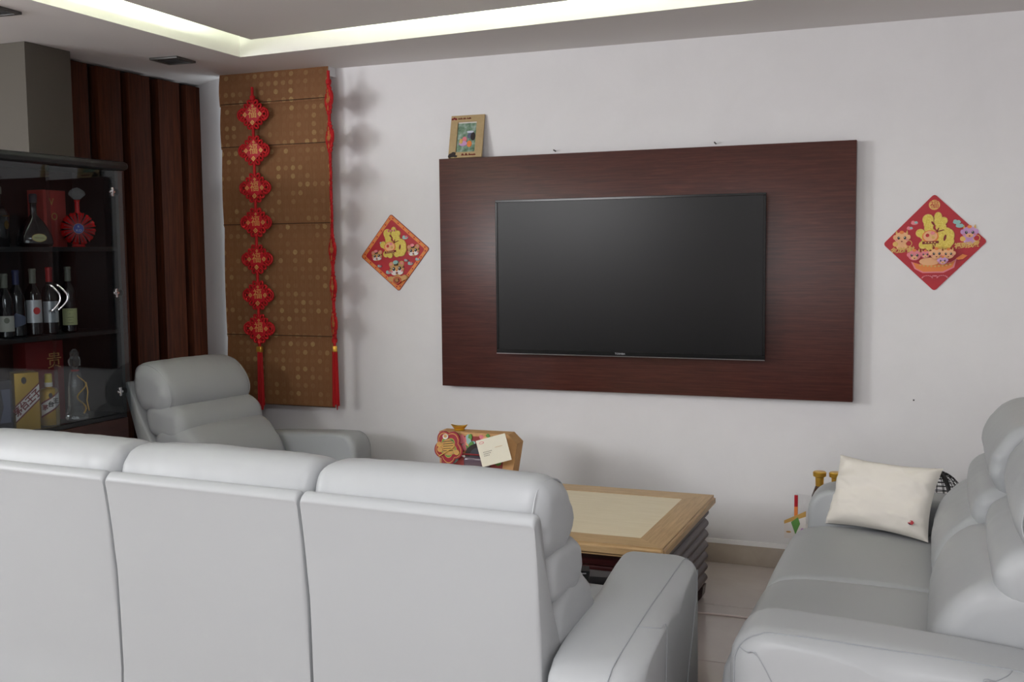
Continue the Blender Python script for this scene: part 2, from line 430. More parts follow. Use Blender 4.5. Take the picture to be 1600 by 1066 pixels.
def scrawl(F, x, z, n, h, m):
    """a handwritten word too small to read: joined loops"""
    for k in range(n):
        hh = h * (1.7 if k in (0, n - 2) else 1) * rr.uniform(.8, 1.1)
        F.poly([(x, z), (x + .0013, z), (x + .0045, z + hh), (x + .0032, z + hh)], m, .00002); F.poly([(x + .0032, z + hh), (x + .0045, z + hh), (x + .0058, z), (x + .0047, z)], m, .00002); x += .0049
    return x + .006


x = -.056
for n in (5, 3, 5): x = scrawl(F, x, .210, n, .006, M['red_dark'])
x = -.02
for n in (3, 3, 8): x = scrawl(F, x, .010, n, .007, M['red_dark'])
F.disc(-.074, .014, .020, .011, M['dark_print']).disc(-.066, .024, .012, .007, M['dark_print']).disc(-.056, .008, .012, .006, M['dark_print']).disc(-.088, .008, .008, .008, M['dark_print'])
F.fin('printed_border_art', f)
fin('easel_strut', bx(-.01, .01, .001, .006, .02, .19), M['kraft'], t, rot=(lean, 0, 0), smooth=0)

# ------------------------------------------------------------------ roman blind
t = thing('roman_blind', 'brown brocade roman blind with gold coin medallions in the corner', 'blind', (-3.5525, -.08, .70))
zs = [1.90, 1.729, 1.485, 1.04, .402, 0]
for a, b in zip(zs, zs[1:]):
    bm = bmesh.new(); nx, nz = 10, 8; g = []
    for k in range(nz + 1):
        s = k / nz; row = []
        for i in range(nx + 1):
            x = -.3625 + .725 * i / nx
            y = -.009 * math.sin(PI * s) - .007 * (1 - s) + .002 * math.sin(i * 1.3 + a * 9)
            row.append(bm.verts.new((x, y, b - (.012 if b else 0) * (1 - s) + (a - b) * s)))
        g.append(row)
    for k in range(nz):
        for i in range(nx): bm.faces.new((g[k][i], g[k][i + 1], g[k + 1][i + 1], g[k + 1][i]))
    r = bmesh.ops.solidify(bm, geom=bm.faces[:], thickness=.004)
    fin('fabric_fold', bm, M['brocade'], t)
fin('headrail', bx(-.36, .36, .006, .08, 1.85, 1.90), M['paint'], t, smooth=0)
for b in zs[1:]:
    fin('stitched_rod', tube(bmesh.new(), [(-.362, -.0085, b + .001), (.362, -.0085, b + .001)], .0028, 6), M['brocade_dark'], t)


# ------------------------------------------------------------------ knot garlands
def knot_meshes():
    out = []
    D = .066
    bm = bmesh.new(); prism(bm, [(-.072, 0), (0, -D), (.072, 0), (0, D)], -.012, 0, 'y'); bmesh.ops.bevel(bm, geom=bm.edges[:], offset=.002, segments=1, affect='EDGES'); out.append(bm)
    bm = bmesh.new()
    for sx in (-1, 1):
        for sz in (-1, 1):
            for k in range(3):
                q = (k + .5) / 3; cx, cz = sx * (.070 * q + .004), sz * (D * (1 - q) + .004); nx, nz = sx * .66, sz * .75
                pts = [(cx + nx * (.009 + .015 * math.cos(a)) - nz * .0105 * math.sin(a), -.006 + .002 * math.sin(2 * a), cz + nz * (.009 + .015 * math.cos(a)) + nx * .0105 * math.sin(a)) for a in [2 * PI * j / 10 for j in range(10)]]
                tube(bm, pts, .0062, 6, True)
        for rr_ in (.012, .026):
            pts = [(sx * (.076 + rr_ * math.cos(a)), -.006, rr_ * 1.15 * math.sin(a)) for a in [2 * PI * j / 14 for j in range(14)]]
            tube(bm, pts, .006, 6, True)
    out.append(bm)
    return out


def gold_motif(F, cx, cz, s):
    F.poly([(cx - s, cz), (cx, cz - s), (cx + s, cz), (cx, cz + s)], M['gold_print'], .0003)
    F.poly([(cx - s * .55, cz), (cx, cz - s * .55), (cx + s * .55, cz), (cx, cz + s * .55)], M['red_print'], .0003)
    F.poly([(cx - s * .3, cz), (cx, cz - s * .3), (cx + s * .3, cz), (cx, cz + s * .3)], M['gold_print'], .0003)


km = None


def garland(label, loc, rotz, zc, ztop, zbead, zend, seed):
    global km
    rd = random.Random(seed)
    t = thing('knot_garland', label, 'garland', loc, rotz, 'red knot garlands on the blind')
    z0 = loc[2]
    for i, z in enumerate(zc):
        rot = (0, 0, R(rd.uniform(-5, 5)) if seed == 2 else 0)
        if km is None:
            a, b = knot_meshes()
            k = fin('knot', a, M['red_print'], t, (0, 0, z - z0), rot)
            l = fin('cord_loops', b, M['red'], k, kind='stuff')
            c = writing('character', '福', .062, M['gold_print'], k, (0, -.0125, .004), ext=.0006)
            F = Flat(); F.lev = .0122
            for cx, cz, s in ((-.050, 0, .014), (.050, 0, .014), (0, -.046, .015), (.004, .047, .009)): gold_motif(F, cx, cz, s)
            m_ = F.fin('gold_motif', k); km = [k.data, l.data, c.data, m_.data, c.location.copy()]
        else:
            k = link('knot', km[0], t, (0, 0, z - z0), rot)
            link('cord_loops', km[1], k)['kind'] = 'stuff'; link('character', km[2], k, km[4]); link('gold_motif', km[3], k)['kind'] = 'stuff'
    for a, b in zip([ztop] + [z - .066 for z in zc], [z + .066 for z in zc] + [zbead]):
        fin('cord', tube(bmesh.new(), [(0, -.006, a - z0), (0, -.006, b - z0)], .0085, 7), M['red'], t)
    fin('button_knot', lathe(bmesh.new(), [(.003, -.016), (.014, -.012), (.016, 0), (.014, .012), (.003, .016)], 12), M['red'], t, (0, -.006, ztop - .06 - z0))
    fin('button_knot', lathe(bmesh.new(), [(.003, -.016), (.014, -.012), (.016, 0), (.014, .012), (.003, .016)], 12), M['red'], t, (0, -.006, zbead + .03 - z0))
    b = fin('gold_bead', bx(-.017, .017, -.018, .006, zbead - .034 - z0, zbead - z0, bev=.004), M['gold'], t)
    bm = bmesh.new()
    for k in range(26):
        a = 2 * PI * k / 26; r0 = .004 + .008 * (k % 3) / 2; r1 = r0 * 1.5
        tube(bm, [(r0 * math.cos(a), -.006 + r0 * math.sin(a), zbead - .03 - z0), (r1 * math.cos(a) + rd.uniform(-.002, .002), -.006 + r1 * math.sin(a), zend + rd.uniform(0, .06) - z0)], .0032, 5)
    fin('tassel', bm, M['red'], t, kind='stuff')


garland('red knot garland facing the room on the front of the brown blind', (-3.662, -.122, .67), 0, [2.358, 2.156, 1.946, 1.75, 1.541, 1.335, 1.143], 2.51, 1.04, .67, 1)
garland('red knot garland seen edge-on at the right edge of the brown blind', (-3.125, -.178, .70), R(-53), [2.402, 2.199, 1.996, 1.793, 1.590, 1.387, 1.184], 2.557, 1.06, .70, 2)


# ------------------------------------------------------------------ paper diamonds on the wall
def tiger(F, cx, cz, s, hat=None):
    for sx in (-1, 1): F.disc(cx + sx * s * .72, cz + s * .62, s * .34, s * .34, M['tan']); F.disc(cx + sx * s * .72, cz + s * .62, s * .17, s * .17, M['pink'])
    F.disc(cx, cz, s, s * .82, M['tan'])
    for sx in (-1, 1):
        F.disc(cx + sx * s * .42, cz - s * .38, s * .42, s * .34, M['white_print'])
        F.disc(cx + sx * s * .42, cz + s * .06, s * .2, s * .25, M['dark_print']); F.disc(cx + sx * s * .42 - s * .05, cz + s * .14, s * .07, s * .08, M['white_print'])
        F.disc(cx + sx * s * .72, cz - s * .25, s * .12, s * .12, M['pink'])
        F.poly([(cx + sx * s * .98, cz + s * .1), (cx + sx * s * .7, cz + s * .16), (cx + sx * s * .98, cz + s * .22)], M['dark_print'])
    F.disc(cx, cz - s * .18, s * .12, s * .09, M['orange_print']); F.disc(cx, cz - s * .46, s * .14, s * .1, M['red_dark'])
    for k in (-1, 0, 1): F.poly([(cx + k * s * .2 - s * .06, cz + s * .78), (cx + k * s * .2 + s * .06, cz + s * .78), (cx + k * s * .2, cz + s * .42)], M['dark_print'])
    if hat: F.disc(cx, cz + s * .85, s * .34, s * .24, hat)


def dragon(F, cx, cz, s, m):
    for sx in (-1, 1): F.poly([(cx + sx * s * .5, cz + s * .6), (cx + sx * s * .85, cz + s * .55), (cx + sx * s * .75, cz + s * 1.15)], M['gold_print']); F.disc(cx + sx * s * .95, cz + s * .1, s * .24, s * .34, m)
    F.disc(cx, cz, s, s * .86, m); F.disc(cx, cz + s * .8, s * .3, s * .24, M['orange_print'])
    F.disc(cx, cz - s * .42, s * .5, s * .3, M['peach'])
    for sx in (-1, 1): F.disc(cx + sx * s * .42, cz, s * .18, s * .22, M['dark_print']); F.disc(cx + sx * s * .38, cz + s * .08, s * .06, s * .07, M['white_print']); F.disc(cx + sx * s * .7, cz - s * .28, s * .14, s * .1, M['pink'])
    F.disc(cx, cz - s * .5, s * .12, s * .08, M['red_dark'])


def cloudlet(F, cx, cz, s, m, m2):
    F.disc(cx, cz, s, s * .5, m); F.disc(cx - s * .4, cz + s * .3, s * .5, s * .42, m); F.disc(cx + s * .4, cz + s * .2, s * .45, s * .35, m2)


def rounded(pts, r, n=5):
    out = []
    for k in range(len(pts)):
        p, a, b = Vector(pts[k]), Vector(pts[k - 1]), Vector(pts[(k + 1) % len(pts)])
        u, v = (a - p).normalized() * r, (b - p).normalized() * r
        for q in range(n + 1):
            t_ = q / n; out.append(tuple(p + u * (1 - t_) ** 2 + v * t_ ** 2))
    return out


def diamond(h, r, k=1):
    return rounded([(-h * k, 0), (0, -h * k), (h * k, 0), (0, h * k)], r)


def big_fu(t, size, loc):
    """plump lettering cut from thick glitter foam"""
    e = size / 330
    F = Flat(); F.lev = .0012
    sh_ = [(-85, 190, 46, 48), (-78, 150, 42, 44), (-80, 110, 36, 40), (-150, 70, 38, 36), (-112, 44, 42, 34), (-60, 60, 46, 46), (-100, 0, 36, 40), (-128, -38, 34, 34), (-76, -56, 32, 30), (-66, 0, 26, 40),
           (0, 212, 31, 42), (4, 170, 38, 42), (46, 176, 33, 32), (24, 122, 44, 38), (62, 74, 50, 40), (92, 40, 44, 60), (96, -8, 38, 44), (60, -46, 54, 34), (10, -44, 40, 40), (-20, -20, 26, 30), (30, 40, 40, 50), (20, 0, 40, 40)]
    for a, b, rx, ry in sh_: F.disc(a * e, b * e, rx * e + .002, ry * e + .002, M['tan'], 18, t=.00001)
    F.lev = .0052
    for a, b, rx, ry in sh_: F.disc(a * e, b * e, rx * e, ry * e, M['glitter'], 18, t=.00001)
    for a, b, rx, ry, ro_ in ((58, 22, 11, 30, -.25), (26, 88, 30, 5, .25), (-44, 156, 9, 22, .6), (-28, -12, 6, 40, .1), (-2, 96, 6, 22, -.4)): F.disc(a * e, b * e, rx * e, ry * e, M['red_dark'], 14, ro_, .0001)
    F.fin('glitter_character', t, loc)
    F = Flat(); F.lev = .0045
    F.disc(0, 0, .036, .03, M['orange_print']).disc(0, .002, .03, .024, M['peach']).disc(-.012, .006, .008, .008, M['red_print']).disc(.012, -.004, .007, .007, M['gold_print']).disc(.010, .016, .009, .007, M['pink'])
    F.poly([(-.034, -.034), (.036, -.031), (.036, -.020), (-.034, -.022)], M['red_dark'])
    for k in range(4): F.disc(-.02 + .013 * k, -.0268, .004, .003, M['gold_print'])
    F.fin('badge', t, (loc[0] - size * .20, loc[1] - .0015, loc[2] + size * .11))


t = thing('fortune_diamond', 'red paper diamond with orange border and tiger heads, beside the blind', 'wall decoration', (-2.839, 0, 1.57), 0, 'red paper diamonds on the wall')
t.rotation_euler = (0, R(-5.6), 0)
h = .2155
bm = bmesh.new(); prism(bm, diamond(h, .014), -.004, 0, 'y')
fin('card', bm, M['red_dark'], t)
F = Flat(); F.lev = .004
for k, m_ in ((.98, M['orange_print']), (.86, M['red_print'])): F.poly(diamond(h, .012, k), m_)
for s1 in (-1, 1):
    for s2 in (-1, 1):
        for k in range(13):
            q = (k + .7) / 13.4; F.disc(s1 * h * .92 * q, s2 * h * .92 * (1 - q), .0042, .0042, M['gold_print' if k % 2 else 'red_print'], 6, t=.00002)
F.fin('border_print', t)
for nm, a in (('tiger_print', (-.112, -.008, .032, M['pink'])), ('tiger_print', (.118, -.002, .036, M['pink'])), ('tiger_print', (.004, -.092, .045, M['cloud']))):
    F = Flat(); F.lev = .0056; tiger(F, *a)
    if a[1] < -.05:
        F.disc(a[0], a[1] - .055, .05, .018, M['tan']); F.disc(a[0] - .04, a[1] - .05, .018, .014, M['tan']); F.disc(a[0] + .045, a[1] - .05, .018, .014, M['tan'])
        F.disc(a[0], a[1] - .062, .026, .02, M['red_print']).disc(a[0], a[1] - .062, .022, .017, M['orange_print']).disc(a[0], a[1] - .062, .019, .0145, M['red_dark'])
    F.fin(nm, t)
writing('small_character', '福', .022, M['gold_print'], t, (.004, -.0078 - .018, -.1535), ext=.0004)
F = Flat(); F.lev = .0056
for a in ((-.075, .06, .012), (.075, .075, .018), (-.05, -.105, .016), (.092, -.07, .016), (-.10, -.065, .012), (.14, -.052, .013), (.07, -.05, .011)): cloudlet(F, a[0], a[1], a[2], M['cloud'], M['pink'])
for k in range(3): F.disc(-.02 + .018 * k, .122, .004, .006, M['pink'])
F.fin('cloud_print', t)
big_fu(t, .163, (.010, -.007, .016))

t = thing('fortune_diamond', 'plain red paper diamond with dragon heads in a boat, right of the television', 'wall decoration', (-.0555, 0, 1.59), 0, 'red paper diamonds on the wall')
t.rotation_euler = (0, R(-1.0), 0)
h = .2225
bm = bmesh.new(); prism(bm, diamond(h, .016), -.004, 0, 'y')
fin('card', bm, M['red_print'], t)
for nm, a in (('dragon_print', (-.140, .026, .032, M['peach'])), ('dragon_print', (.148, .042, .032, M['lilac']))):
    F = Flat(); F.lev = .004; F.disc(a[0], a[1] - .036, .026, .02, a[3]); F.disc(a[0] - .028, a[1] - .028, .012, .012, M['gold_print']); F.disc(a[0] + .03, a[1] - .026, .015, .015, M['gold_print']); F.disc(a[0] + .03, a[1] - .026, .012, .012, M['red_print']); dragon(F, *a); F.fin(nm, t)
F = Flat(); F.lev = .004
F.poly([(-.10, -.085), (-.085, -.118), (-.05, -.138), (.04, -.138), (.085, -.115), (.095, -.075), (.07, -.09), (-.06, -.098)], M['pink'])
F.poly([(-.092, -.088), (-.078, -.116), (-.046, -.132), (.036, -.132), (.078, -.112), (.088, -.082), (.065, -.094), (-.055, -.10)], M['orange_print'])
for k in range(9): F.disc(-.06 + .016 * k, -.108 + .0016 * (k - 4) ** 2 * .3, .005, .004, M['gold_print'])
F.poly([(.09, -.075), (.12, -.055), (.14, -.062), (.12, -.078), (.1, -.08)], M['orange_print'])
F.disc(-.02, -.085, .045, .018, M['peach'])
dragon(F, -.085, -.055, .028, M['pink']); dragon(F, -.038, -.052, .02, M['pink']); dragon(F, .01, -.05, .028, M['peach']); dragon(F, .06, -.052, .026, M['peach']); dragon(F, .036, -.082, .02, M['lilac'])
F.fin('boat_print', t)
F = Flat(); F.lev = .004
for a in ((-.085, .092, .016), (-.105, .068, .014), (.095, .09, .017), (.107, .073, .017)): cloudlet(F, a[0], a[1], a[2], M['pink'] if a[0] < 0 else M['cloud'], M['cloud'])
for cx in (-.03, .034):
    for k in range(8): F.disc(cx + .022 * math.cos(PI * (k + .5) / 8), -.162 + .012 * math.sin(PI * (k + .5) / 8), .004, .0022, M['pink'], 8, t=.00002)
F.disc(.002, -.152, .012, .003, M['pink'])
F.fin('cloud_print', t)
F = Flat(); F.lev = .004
F.disc(.0, .172, .024, .023, M['gold_print'], 20)
F.fin('emblem', t)
writing('emblem_character', '福', .040, M['red_print'], t, (.0, -.0056, .172), ext=.0004, off=-.0002)
writing('lettering', '金龙纳财', .028, M['gold_print'], t, (-.136, -.0072, -.031), (0, R(-3), 0), ext=.0004, off=.0008, spacing=.86)
writing('lettering', '福到我家', .028, M['gold_print'], t, (.138, -.0072, -.016), (0, R(-4), 0), ext=.0004, off=.0008, spacing=.86)
big_fu(t, .166, (.016, -.0055, .010))


# ------------------------------------------------------------------ upholstery
def puff(u0, u1, prof, r=.05, ends=6, mids=10, bulge=.0, wr=.0, seed=0, rin=None):
    """soft body: closed side profile (v, z) carried across u, drawn in at both ends"""
    n = len(prof); cx = sum(p[0] for p in prof) / n; cz = sum(p[1] for p in prof) / n
    st = []
    ra, rb = (r, rin if rin is not None else r)
    for k in range(ends): a = PI / 2 * k / ends; st.append((u0 + ra * (1 - math.cos(a)), ra * (1 - math.sin(a))))
    for k in range(mids + 1): st.append((u0 + ra + (u1 - u0 - ra - rb) * k / mids, 0))
    for k in range(ends - 1, -1, -1): a = PI / 2 * k / ends; st.append((u1 - rb * (1 - math.cos(a)), rb * (1 - math.sin(a))))
    bm = bmesh.new(); rings = []
    for u, ins in st:
        s = (u - u0) / (u1 - u0); ring = []; bl = bulge * (math.sin(PI * s) ** .6 if 0 < s < 1 else 0)
        for v, z in prof:
            dv, dz = v - cx, z - cz; L_ = max(1e-6, math.hypot(dv, dz)); q = (L_ - min(ins, L_ * .7) + bl * 1.0) / L_
            p = Vector((u, cx + dv * q, cz + dz * q))
            if wr:
                e = min(s, 1 - s); k = wr * (.55 + .8 * math.exp(-e * 9))
                nz = math.exp(-e * 9) * 1.6 * noise.noise(Vector((u * 5 + seed, v * 16, z * 30 + seed))) + .8 * noise.noise(Vector((u * 7 + z * 4 + seed, v * 4, z * 3))) + .5 * noise.noise(Vector((u * 24 + z * 9 + seed, v * 3, z * 3)))
                p += Vector((0, dv / L_, dz / L_)) * nz * k
            ring.append(bm.verts.new(p))
        rings.append(ring)
    for A, B in zip(rings, rings[1:]):
        for k in range(n): bm.faces.new((A[k], A[(k + 1) % n], B[(k + 1) % n], B[k]))
    bm.faces.new(rings[0]); bm.faces.new(rings[-1])
    return bm


def seam(pts, r=.0022):
    return tube(bmesh.new(), pts, r, 5)


PB = [(.0, .93), (.035, .945), (.062, .925), (.10, .75), (.19, .52), (.26, .30), (.26, .10), (.05, .10), (.045, .30), (.035, .5), (.015, .8)]


def sofa(name, label, cat, n, wd, aw, loc, rotz, arm_label=None, vs=1.0, rec=0.0, seed=0, az=.61, group=None, hs=1.0, arm_yaw=(0, 0), ab=0.0, sag=()):
    t = thing(name, label, cat, loc, rotz, group)
    W = n * wd / 2; lm = M['leather']

    def tilt(pr):  # recline about the seat crease
        return [(v - max(0, z - .45) * rec, z) for v, z in pr]
    lower = tilt(spline([(.13, .43), (.36, .40), (.455, .47), (.465, .565), (.41, .665), (.32, .715), (.18, .70), (.12, .58)], 5))
    mid = tilt(spline([(.13, .66), (.30, .645), (.355, .70), (.345, .775), (.27, .815), (.14, .81), (.10, .74)], 5))
    head = tilt(spline([(.065, .80), (.15, .77), (.255, .785), (.305, .85), (.295, .93), (.235, 1.0), (.15, 1.022), (.085, 1.0), (.052, .93), (.05, .86)], 5))
    head = [(v, .78 + (z - .78) * hs) for v, z in head]
    seat = [(v * vs, z) for v, z in spline([(.30, .30), (.28, .42), (.45, .465), (.70, .475), (.90, .47), (.985, .435), (1.005, .37), (.985, .30), (.70, .28)], 4)]
    foot = [(v * vs, z) for v, z in spline([(.90, .10), (.90, .28), (.95, .325), (1.015, .30), (1.03, .22), (1.02, .12), (.96, .08)], 4)]
    back = tilt(spline(PB, 4))
    for i in range(n):
        a = -W + wd * i + .005; b = a + wd - .010
        fin('back_panel', puff(a, b, [(v, z) for v, z in PB_round(rec)], .012, 3, 8, 0, 0), lm, t, smooth=50)
        fin('lumbar_cushion', puff(a, b, lower, .06, 6, 30, .012, .006, seed + i), lm, t, smooth=80)
        m_ = fin('middle_cushion', puff(a, b, mid, .055, 6, 30, .008, .004, seed + 3 + i), lm, t, smooth=80)
        h_ = fin('head_cushion', puff(a, b, head, .065 if i == 0 else .038, 7, 44, .010, .0055, seed + 6 + i, rin=.065 if i == n - 1 else .038), lm, t, smooth=80)
        if i < len(sag): h_.location.y -= sag[i]; m_.location.y -= sag[i]
        hx = sum(p[0] for p in head) / len(head); hz = sum(p[1] for p in head) / len(head)
        for uu in ([a + .030] if i == 0 else []) + ([b - .030] if i == n - 1 else []):
            pr = []
            for v, z in head:
                L_ = math.hypot(v - hx, z - hz); q = (L_ - .006) / L_; pr.append((uu, hx + (v - hx) * q, hz + (z - hz) * q))
            fin('piping', tube(bmesh.new(), pr, .0026, 5, True), lm, h_)
        sc = fin('seat_cushion', puff(a, b, seat, .03, 5, 10, .006, .001, seed + 9 + i), lm, t, smooth=80)
        fin('footrest', puff(a, b, foot, .03, 5, 10, .006, .003, seed + 12 + i), lm, t, smooth=80)
    fin('base', bx(-W, W, .06, .88 * vs, .06, .29), M['base_cloth'], t, smooth=0)
    # arms
    ap = [(v * vs, z) for v, z in [(ab - .012, .09), (ab - .012, .30), (ab - .010, az - .13), (ab + .01, az - .09), (ab * .8 + .055, az - .062)] + [(.12 + .74 * k / 9, az - .05 + .05 * math.sin(PI / 2 * k / 9)) for k in range(0, 10)] +
          [(.86 + .088 * math.sin(a), az - .088 + .088 * math.cos(a)) for a in [PI / 2 * q / 6 for q in range(1, 7)]] + [(.948, .40), (.945, .25), (.94, .09)]]
    for sd in (-1, 1):
        u0, u1 = (W + .004, W + aw) if sd > 0 else (-W - aw, -W - .004)
        ro, ri = .085, .035
        bm = puff(u0, u1, ap, ri if sd > 0 else ro, 8, 6, .0, .0012, seed + 20, rin=(ro if sd > 0 else ri))
        ar = fin('arm_rest', bm, lm, t, smooth=80)
        ang = arm_yaw[(sd + 1) // 2]; px = (W if sd > 0 else -W)
        ar.rotation_euler = (0, 0, ang); ar.location = (px - px * math.cos(ang) + .12 * math.sin(ang), -px * math.sin(ang) + .12 - .12 * math.cos(ang), 0)
        cxx = sum(p[0] for p in ap) / len(ap); czz = sum(p[1] for p in ap) / len(ap)

        def surf(p, a):
            """point of the arm's outer rounding over profile point p; a runs from 0 (outer face) to 90 degrees (top)"""
            a = R(a); ins = ro * (1 - math.sin(a)) - .0006; L_ = math.hypot(p[0] - cxx, p[1] - czz); q = (L_ - ins) / L_
            uu = ro * (1 - math.cos(a)); return (u1 - uu + .0004 if sd > 0 else u0 + uu - .0004, cxx + (p[0] - cxx) * q, czz + (p[1] - czz) * q)
        tp = ap[3:15]; fr = ap[15:-1]
        pts = [surf(p, 88 - 34 * (k / len(tp))) for k, p in enumerate(tp)] + [surf(p, 52) for p in fr]
        fin('piping', seam(spline(pts, 4, False), .0018), M['piping'], ar)
        uf = u1 + .0004 if sd > 0 else u0 - .0004
        q0 = ap[7]
        f1 = [surf(q0, a) for a in (78, 55, 30, 8)] + [(uf, q0[0] + .06, az - .20), (uf, q0[0] + .08, .3), (uf, q0[0] + .085, .15)]
        fin('piping', seam(spline(f1, 4, False), .0016), M['piping'], ar)
        f2 = [surf(ap[18], a) for a in (52, 30, 8)] + [(uf, .79 * vs, az - .19), (uf, .70 * vs, az - .30), (uf, .63 * vs, az - .42)]
        fin('piping', seam(spline(f2, 4, False), .0016), M['piping'], ar)
    for u in (-W - aw + .08, W + aw - .08):
        for v in (.16, .85 * vs):
            fin('foot', lathe(bmesh.new(), [(.022, 0), (.026, .005), (.03, .09)], 12), M['black'], t, (u, v, 0))
    return t


def PB_round(rec=0):
    pr = spline([(.0, .905), (.012, .922), (.032, .925), (.045, .90), (.085, .75), (.17, .55), (.23, .40), (.24, .12), (.05, .12), (.045, .30), (.038, .5), (.02, .75), (.004, .88)], 4)
    return [(v - max(0, z - .45) * rec, z) for v, z in pr]


ry = R(-3); cs, sn = math.cos(ry), math.sin(ry)
sofa('three_seat_sofa', 'three-seat pale grey leather recliner sofa seen from behind', 'sofa', 3, .702, .24, (-.91 - 1.053 * cs, -2.92 - 1.053 * sn, 0), ry, seed=1, hs=.87, arm_yaw=(0, R(6)))
sofa('two_seat_sofa', 'two-seat grey leather sofa at the right holding the cream cushion', 'sofa', 2, .735, .25, (.45, -1.685, 0), R(90), seed=40, sag=(.04, .0))
sofa('recliner_armchair', 'single grey leather armchair standing before the glass cabinet and blind', 'armchair', 1, .62, .195, (-3.75, -.705, 0), R(-98), vs=.94, rec=.21, ab=.07, seed=80, az=.63)

# ------------------------------------------------------------------ coffee table
t = thing('coffee_table', 'low coffee table with pale wood top and dark ridged sides', 'table', (-1.64, -1.01, 0))
X, Y, Z = .695, .48, .465
b_ = .125
def slab(pts, m, nm='top_border'):
    bm = bmesh.new(); prism(bm, pts, .418, Z, 'z'); bmesh.ops.bevel(bm, geom=[e for e in bm.edges if all(abs(abs(v.co.x) - X) < 1e-4 for v in e.verts) or all(abs(abs(v.co.y) - Y) < 1e-4 for v in e.verts)], offset=.012, segments=3, affect='EDGES')
    return fin(nm, bm, m, t)
slab([(-X, -Y), (X, -Y), (X - b_, -Y + b_), (-X + b_, -Y + b_)], M['oak']); slab([(-X, Y), (X, Y), (X - b_, Y - b_), (-X + b_, Y - b_)], M['oak'])
slab([(X, -Y), (X, Y), (X - b_, Y - b_), (X - b_, -Y + b_)], M['oak_cross']); slab([(-X, -Y), (-X, Y), (-X + b_, Y - b_), (-X + b_, -Y + b_)], M['oak_cross'])
fin('top_inlay', bx(-X + b_ + .001, X - b_ - .001, -Y + b_ + .001, Y - b_ - .001, .42, Z - .002), M['ash'], t, smooth=0)
for sx in (-1, 1):
    pr = []
    nr = 7
    for k in range(nr):
        z0 = .415 - k * .050
        for q in range(6):
            s = q / 6; pr.append((.648 + .022 * (math.sin(PI * s) ** .8) - .004 * k * .2, z0 - .050 * s))
    pr = [(sx * a, z) for a, z in pr] + [(sx * .645, .065), (sx * .60, .065), (sx * .60, .415)]
    fin('ridged_side', prism(bmesh.new(), pr, -.435, .445, 'y'), M['wenge'], t, smooth=45)
    for y in (-.42, .37):
        fin('foot', prism(bmesh.new(), [(sx * .60, .065), (sx * .66, .065), (sx * .655, .02), (sx * .64, 0), (sx * .605, 0)], y, y + .07, 'y'), M['wenge'], t, smooth=0)
for y in (-.43, .41):
    fin('rail', bx(-.60, .60, y, y + .02, .365, .418, bev=.004), M['wenge_red'], t); fin('rail', bx(-.60, .60, y - .004, y + .024, .345, .362, bev=.004), M['wenge_red'], t)
fin('lower_shelf', bx(-.60, .60, -.43, .43, .10, .13), M['wenge_red'], t, smooth=0)
fin('lower_rail', bx(-.60, .60, -.44, -.42, .065, .135, bev=.003), M['wenge_red'], t)
# things kept under the table top
t = thing('storage_box', 'olive brown box on the shelf under the coffee table', 'box', (-1.34, -1.22, .13), R(6))
fin('body', bx(-.17, .17, -.10, .10, 0, .07, bev=.004), M['tan'], t); fin('lid', bx(-.174, .174, -.104, .104, .07, .085, bev=.004), M['dark_box'], t)
t = thing('plastic_packet', 'crumpled clear packet on the shelf under the coffee table', 'packet', (-1.0, -1.32, .131), R(-12))
bm = bmesh.new(); bmesh.ops.create_grid(bm, x_segments=10, y_segments=8, size=.5)
for v in bm.verts:
    e = (1 - (2 * v.co.x) ** 4) * (1 - (2 * v.co.y) ** 4); v.co = Vector((v.co.x * .2, v.co.y * .13, .02 + .045 * e + .012 * noise.noise(v.co * 9)))
bmesh.ops.solidify(bm, geom=bm.faces[:], thickness=.001)
fin('pouch', bm, M['film'], t, smooth=0); fin('contents', bx(-.07, .07, -.04, .04, 0, .02, bev=.006), M['dark_box'], t)

# ------------------------------------------------------------------ gift box, ingot, card
t = thing('gift_box', 'printed kraft festival gift box standing on the coffee table', 'gift box', (-2.075, -.60, .4655), R(2))
pr = [(-.195, 0), (.172, 0), (.205, .195), (.160, .238), (-.195, .238)]
fin('carton', prism(bmesh.new(), pr, -.045, .045, 'y'), M['kraft'], t, smooth=0)
F = Flat(); F.lev = .001
F.poly([(-.185, .02), (.125, .02), (.145, .222), (-.185, .222)], mat('sleeve_glare_red', (150, 66, 66), .3))  # sleeve red, dulled in the colour for glare off the clear plastic
rd = random.Random(5)
for k in range(34):
    F.disc(-.15 + .28 * rd.random(), .10 + .115 * rd.random(), .012 + .014 * rd.random(), .010 + .010 * rd.random(), [M['pink'], M['green_print'], M['red_print'], M['orange_print'], M['tan'], M['cloud']][k % 6], 7, rd.random() * 3, .0001)
for k in range(26): F.disc(-.11 + .245 * rd.random(), .165 + .052 * rd.random(), .012 + .012 * rd.random(), .008 + .008 * rd.random(), [M['pink'], M['green_print'], M['pink'], M['orange_print'], M['peach'], M['cloud']][k % 6], 7, rd.random() * 3, .0001)
F.poly([(-.17, .022), (.11, .022), (.115, .066), (-.17, .066)], M['gold_print'])
F.disc(-.05, .03, .04, .028, M['tan']).disc(-.05, .026, .03, .022, M['green_print'])
F.fin('sleeve_print', t, (0, -.045, 0))
F = Flat()
F.disc(-.0, .10, .075, .062, M['dark_print'], 20, t=.012).disc(.0, .102, .05, .04, M['dark_box'], 18)
F.fin('round_tin', t, (.02, -.0505, .03))
bm = bmesh.new(); box(bm, -.06, .075, -.075, -.052, .068, .125, bev=.012, seg=3)
fin('blister_window', bm, mat('plum_film', (96, 80, 92), .08, coat=.5), t)
bm = bmesh.new()
tube(bm, [(-.12, -.06, .125), (-.05, -.068, .138), (.08, -.068, .136)], .004, 6); tube(bm, [(.16, -.055, .01), (.13, -.062, .05), (.10, -.066, .06)], .006, 6)
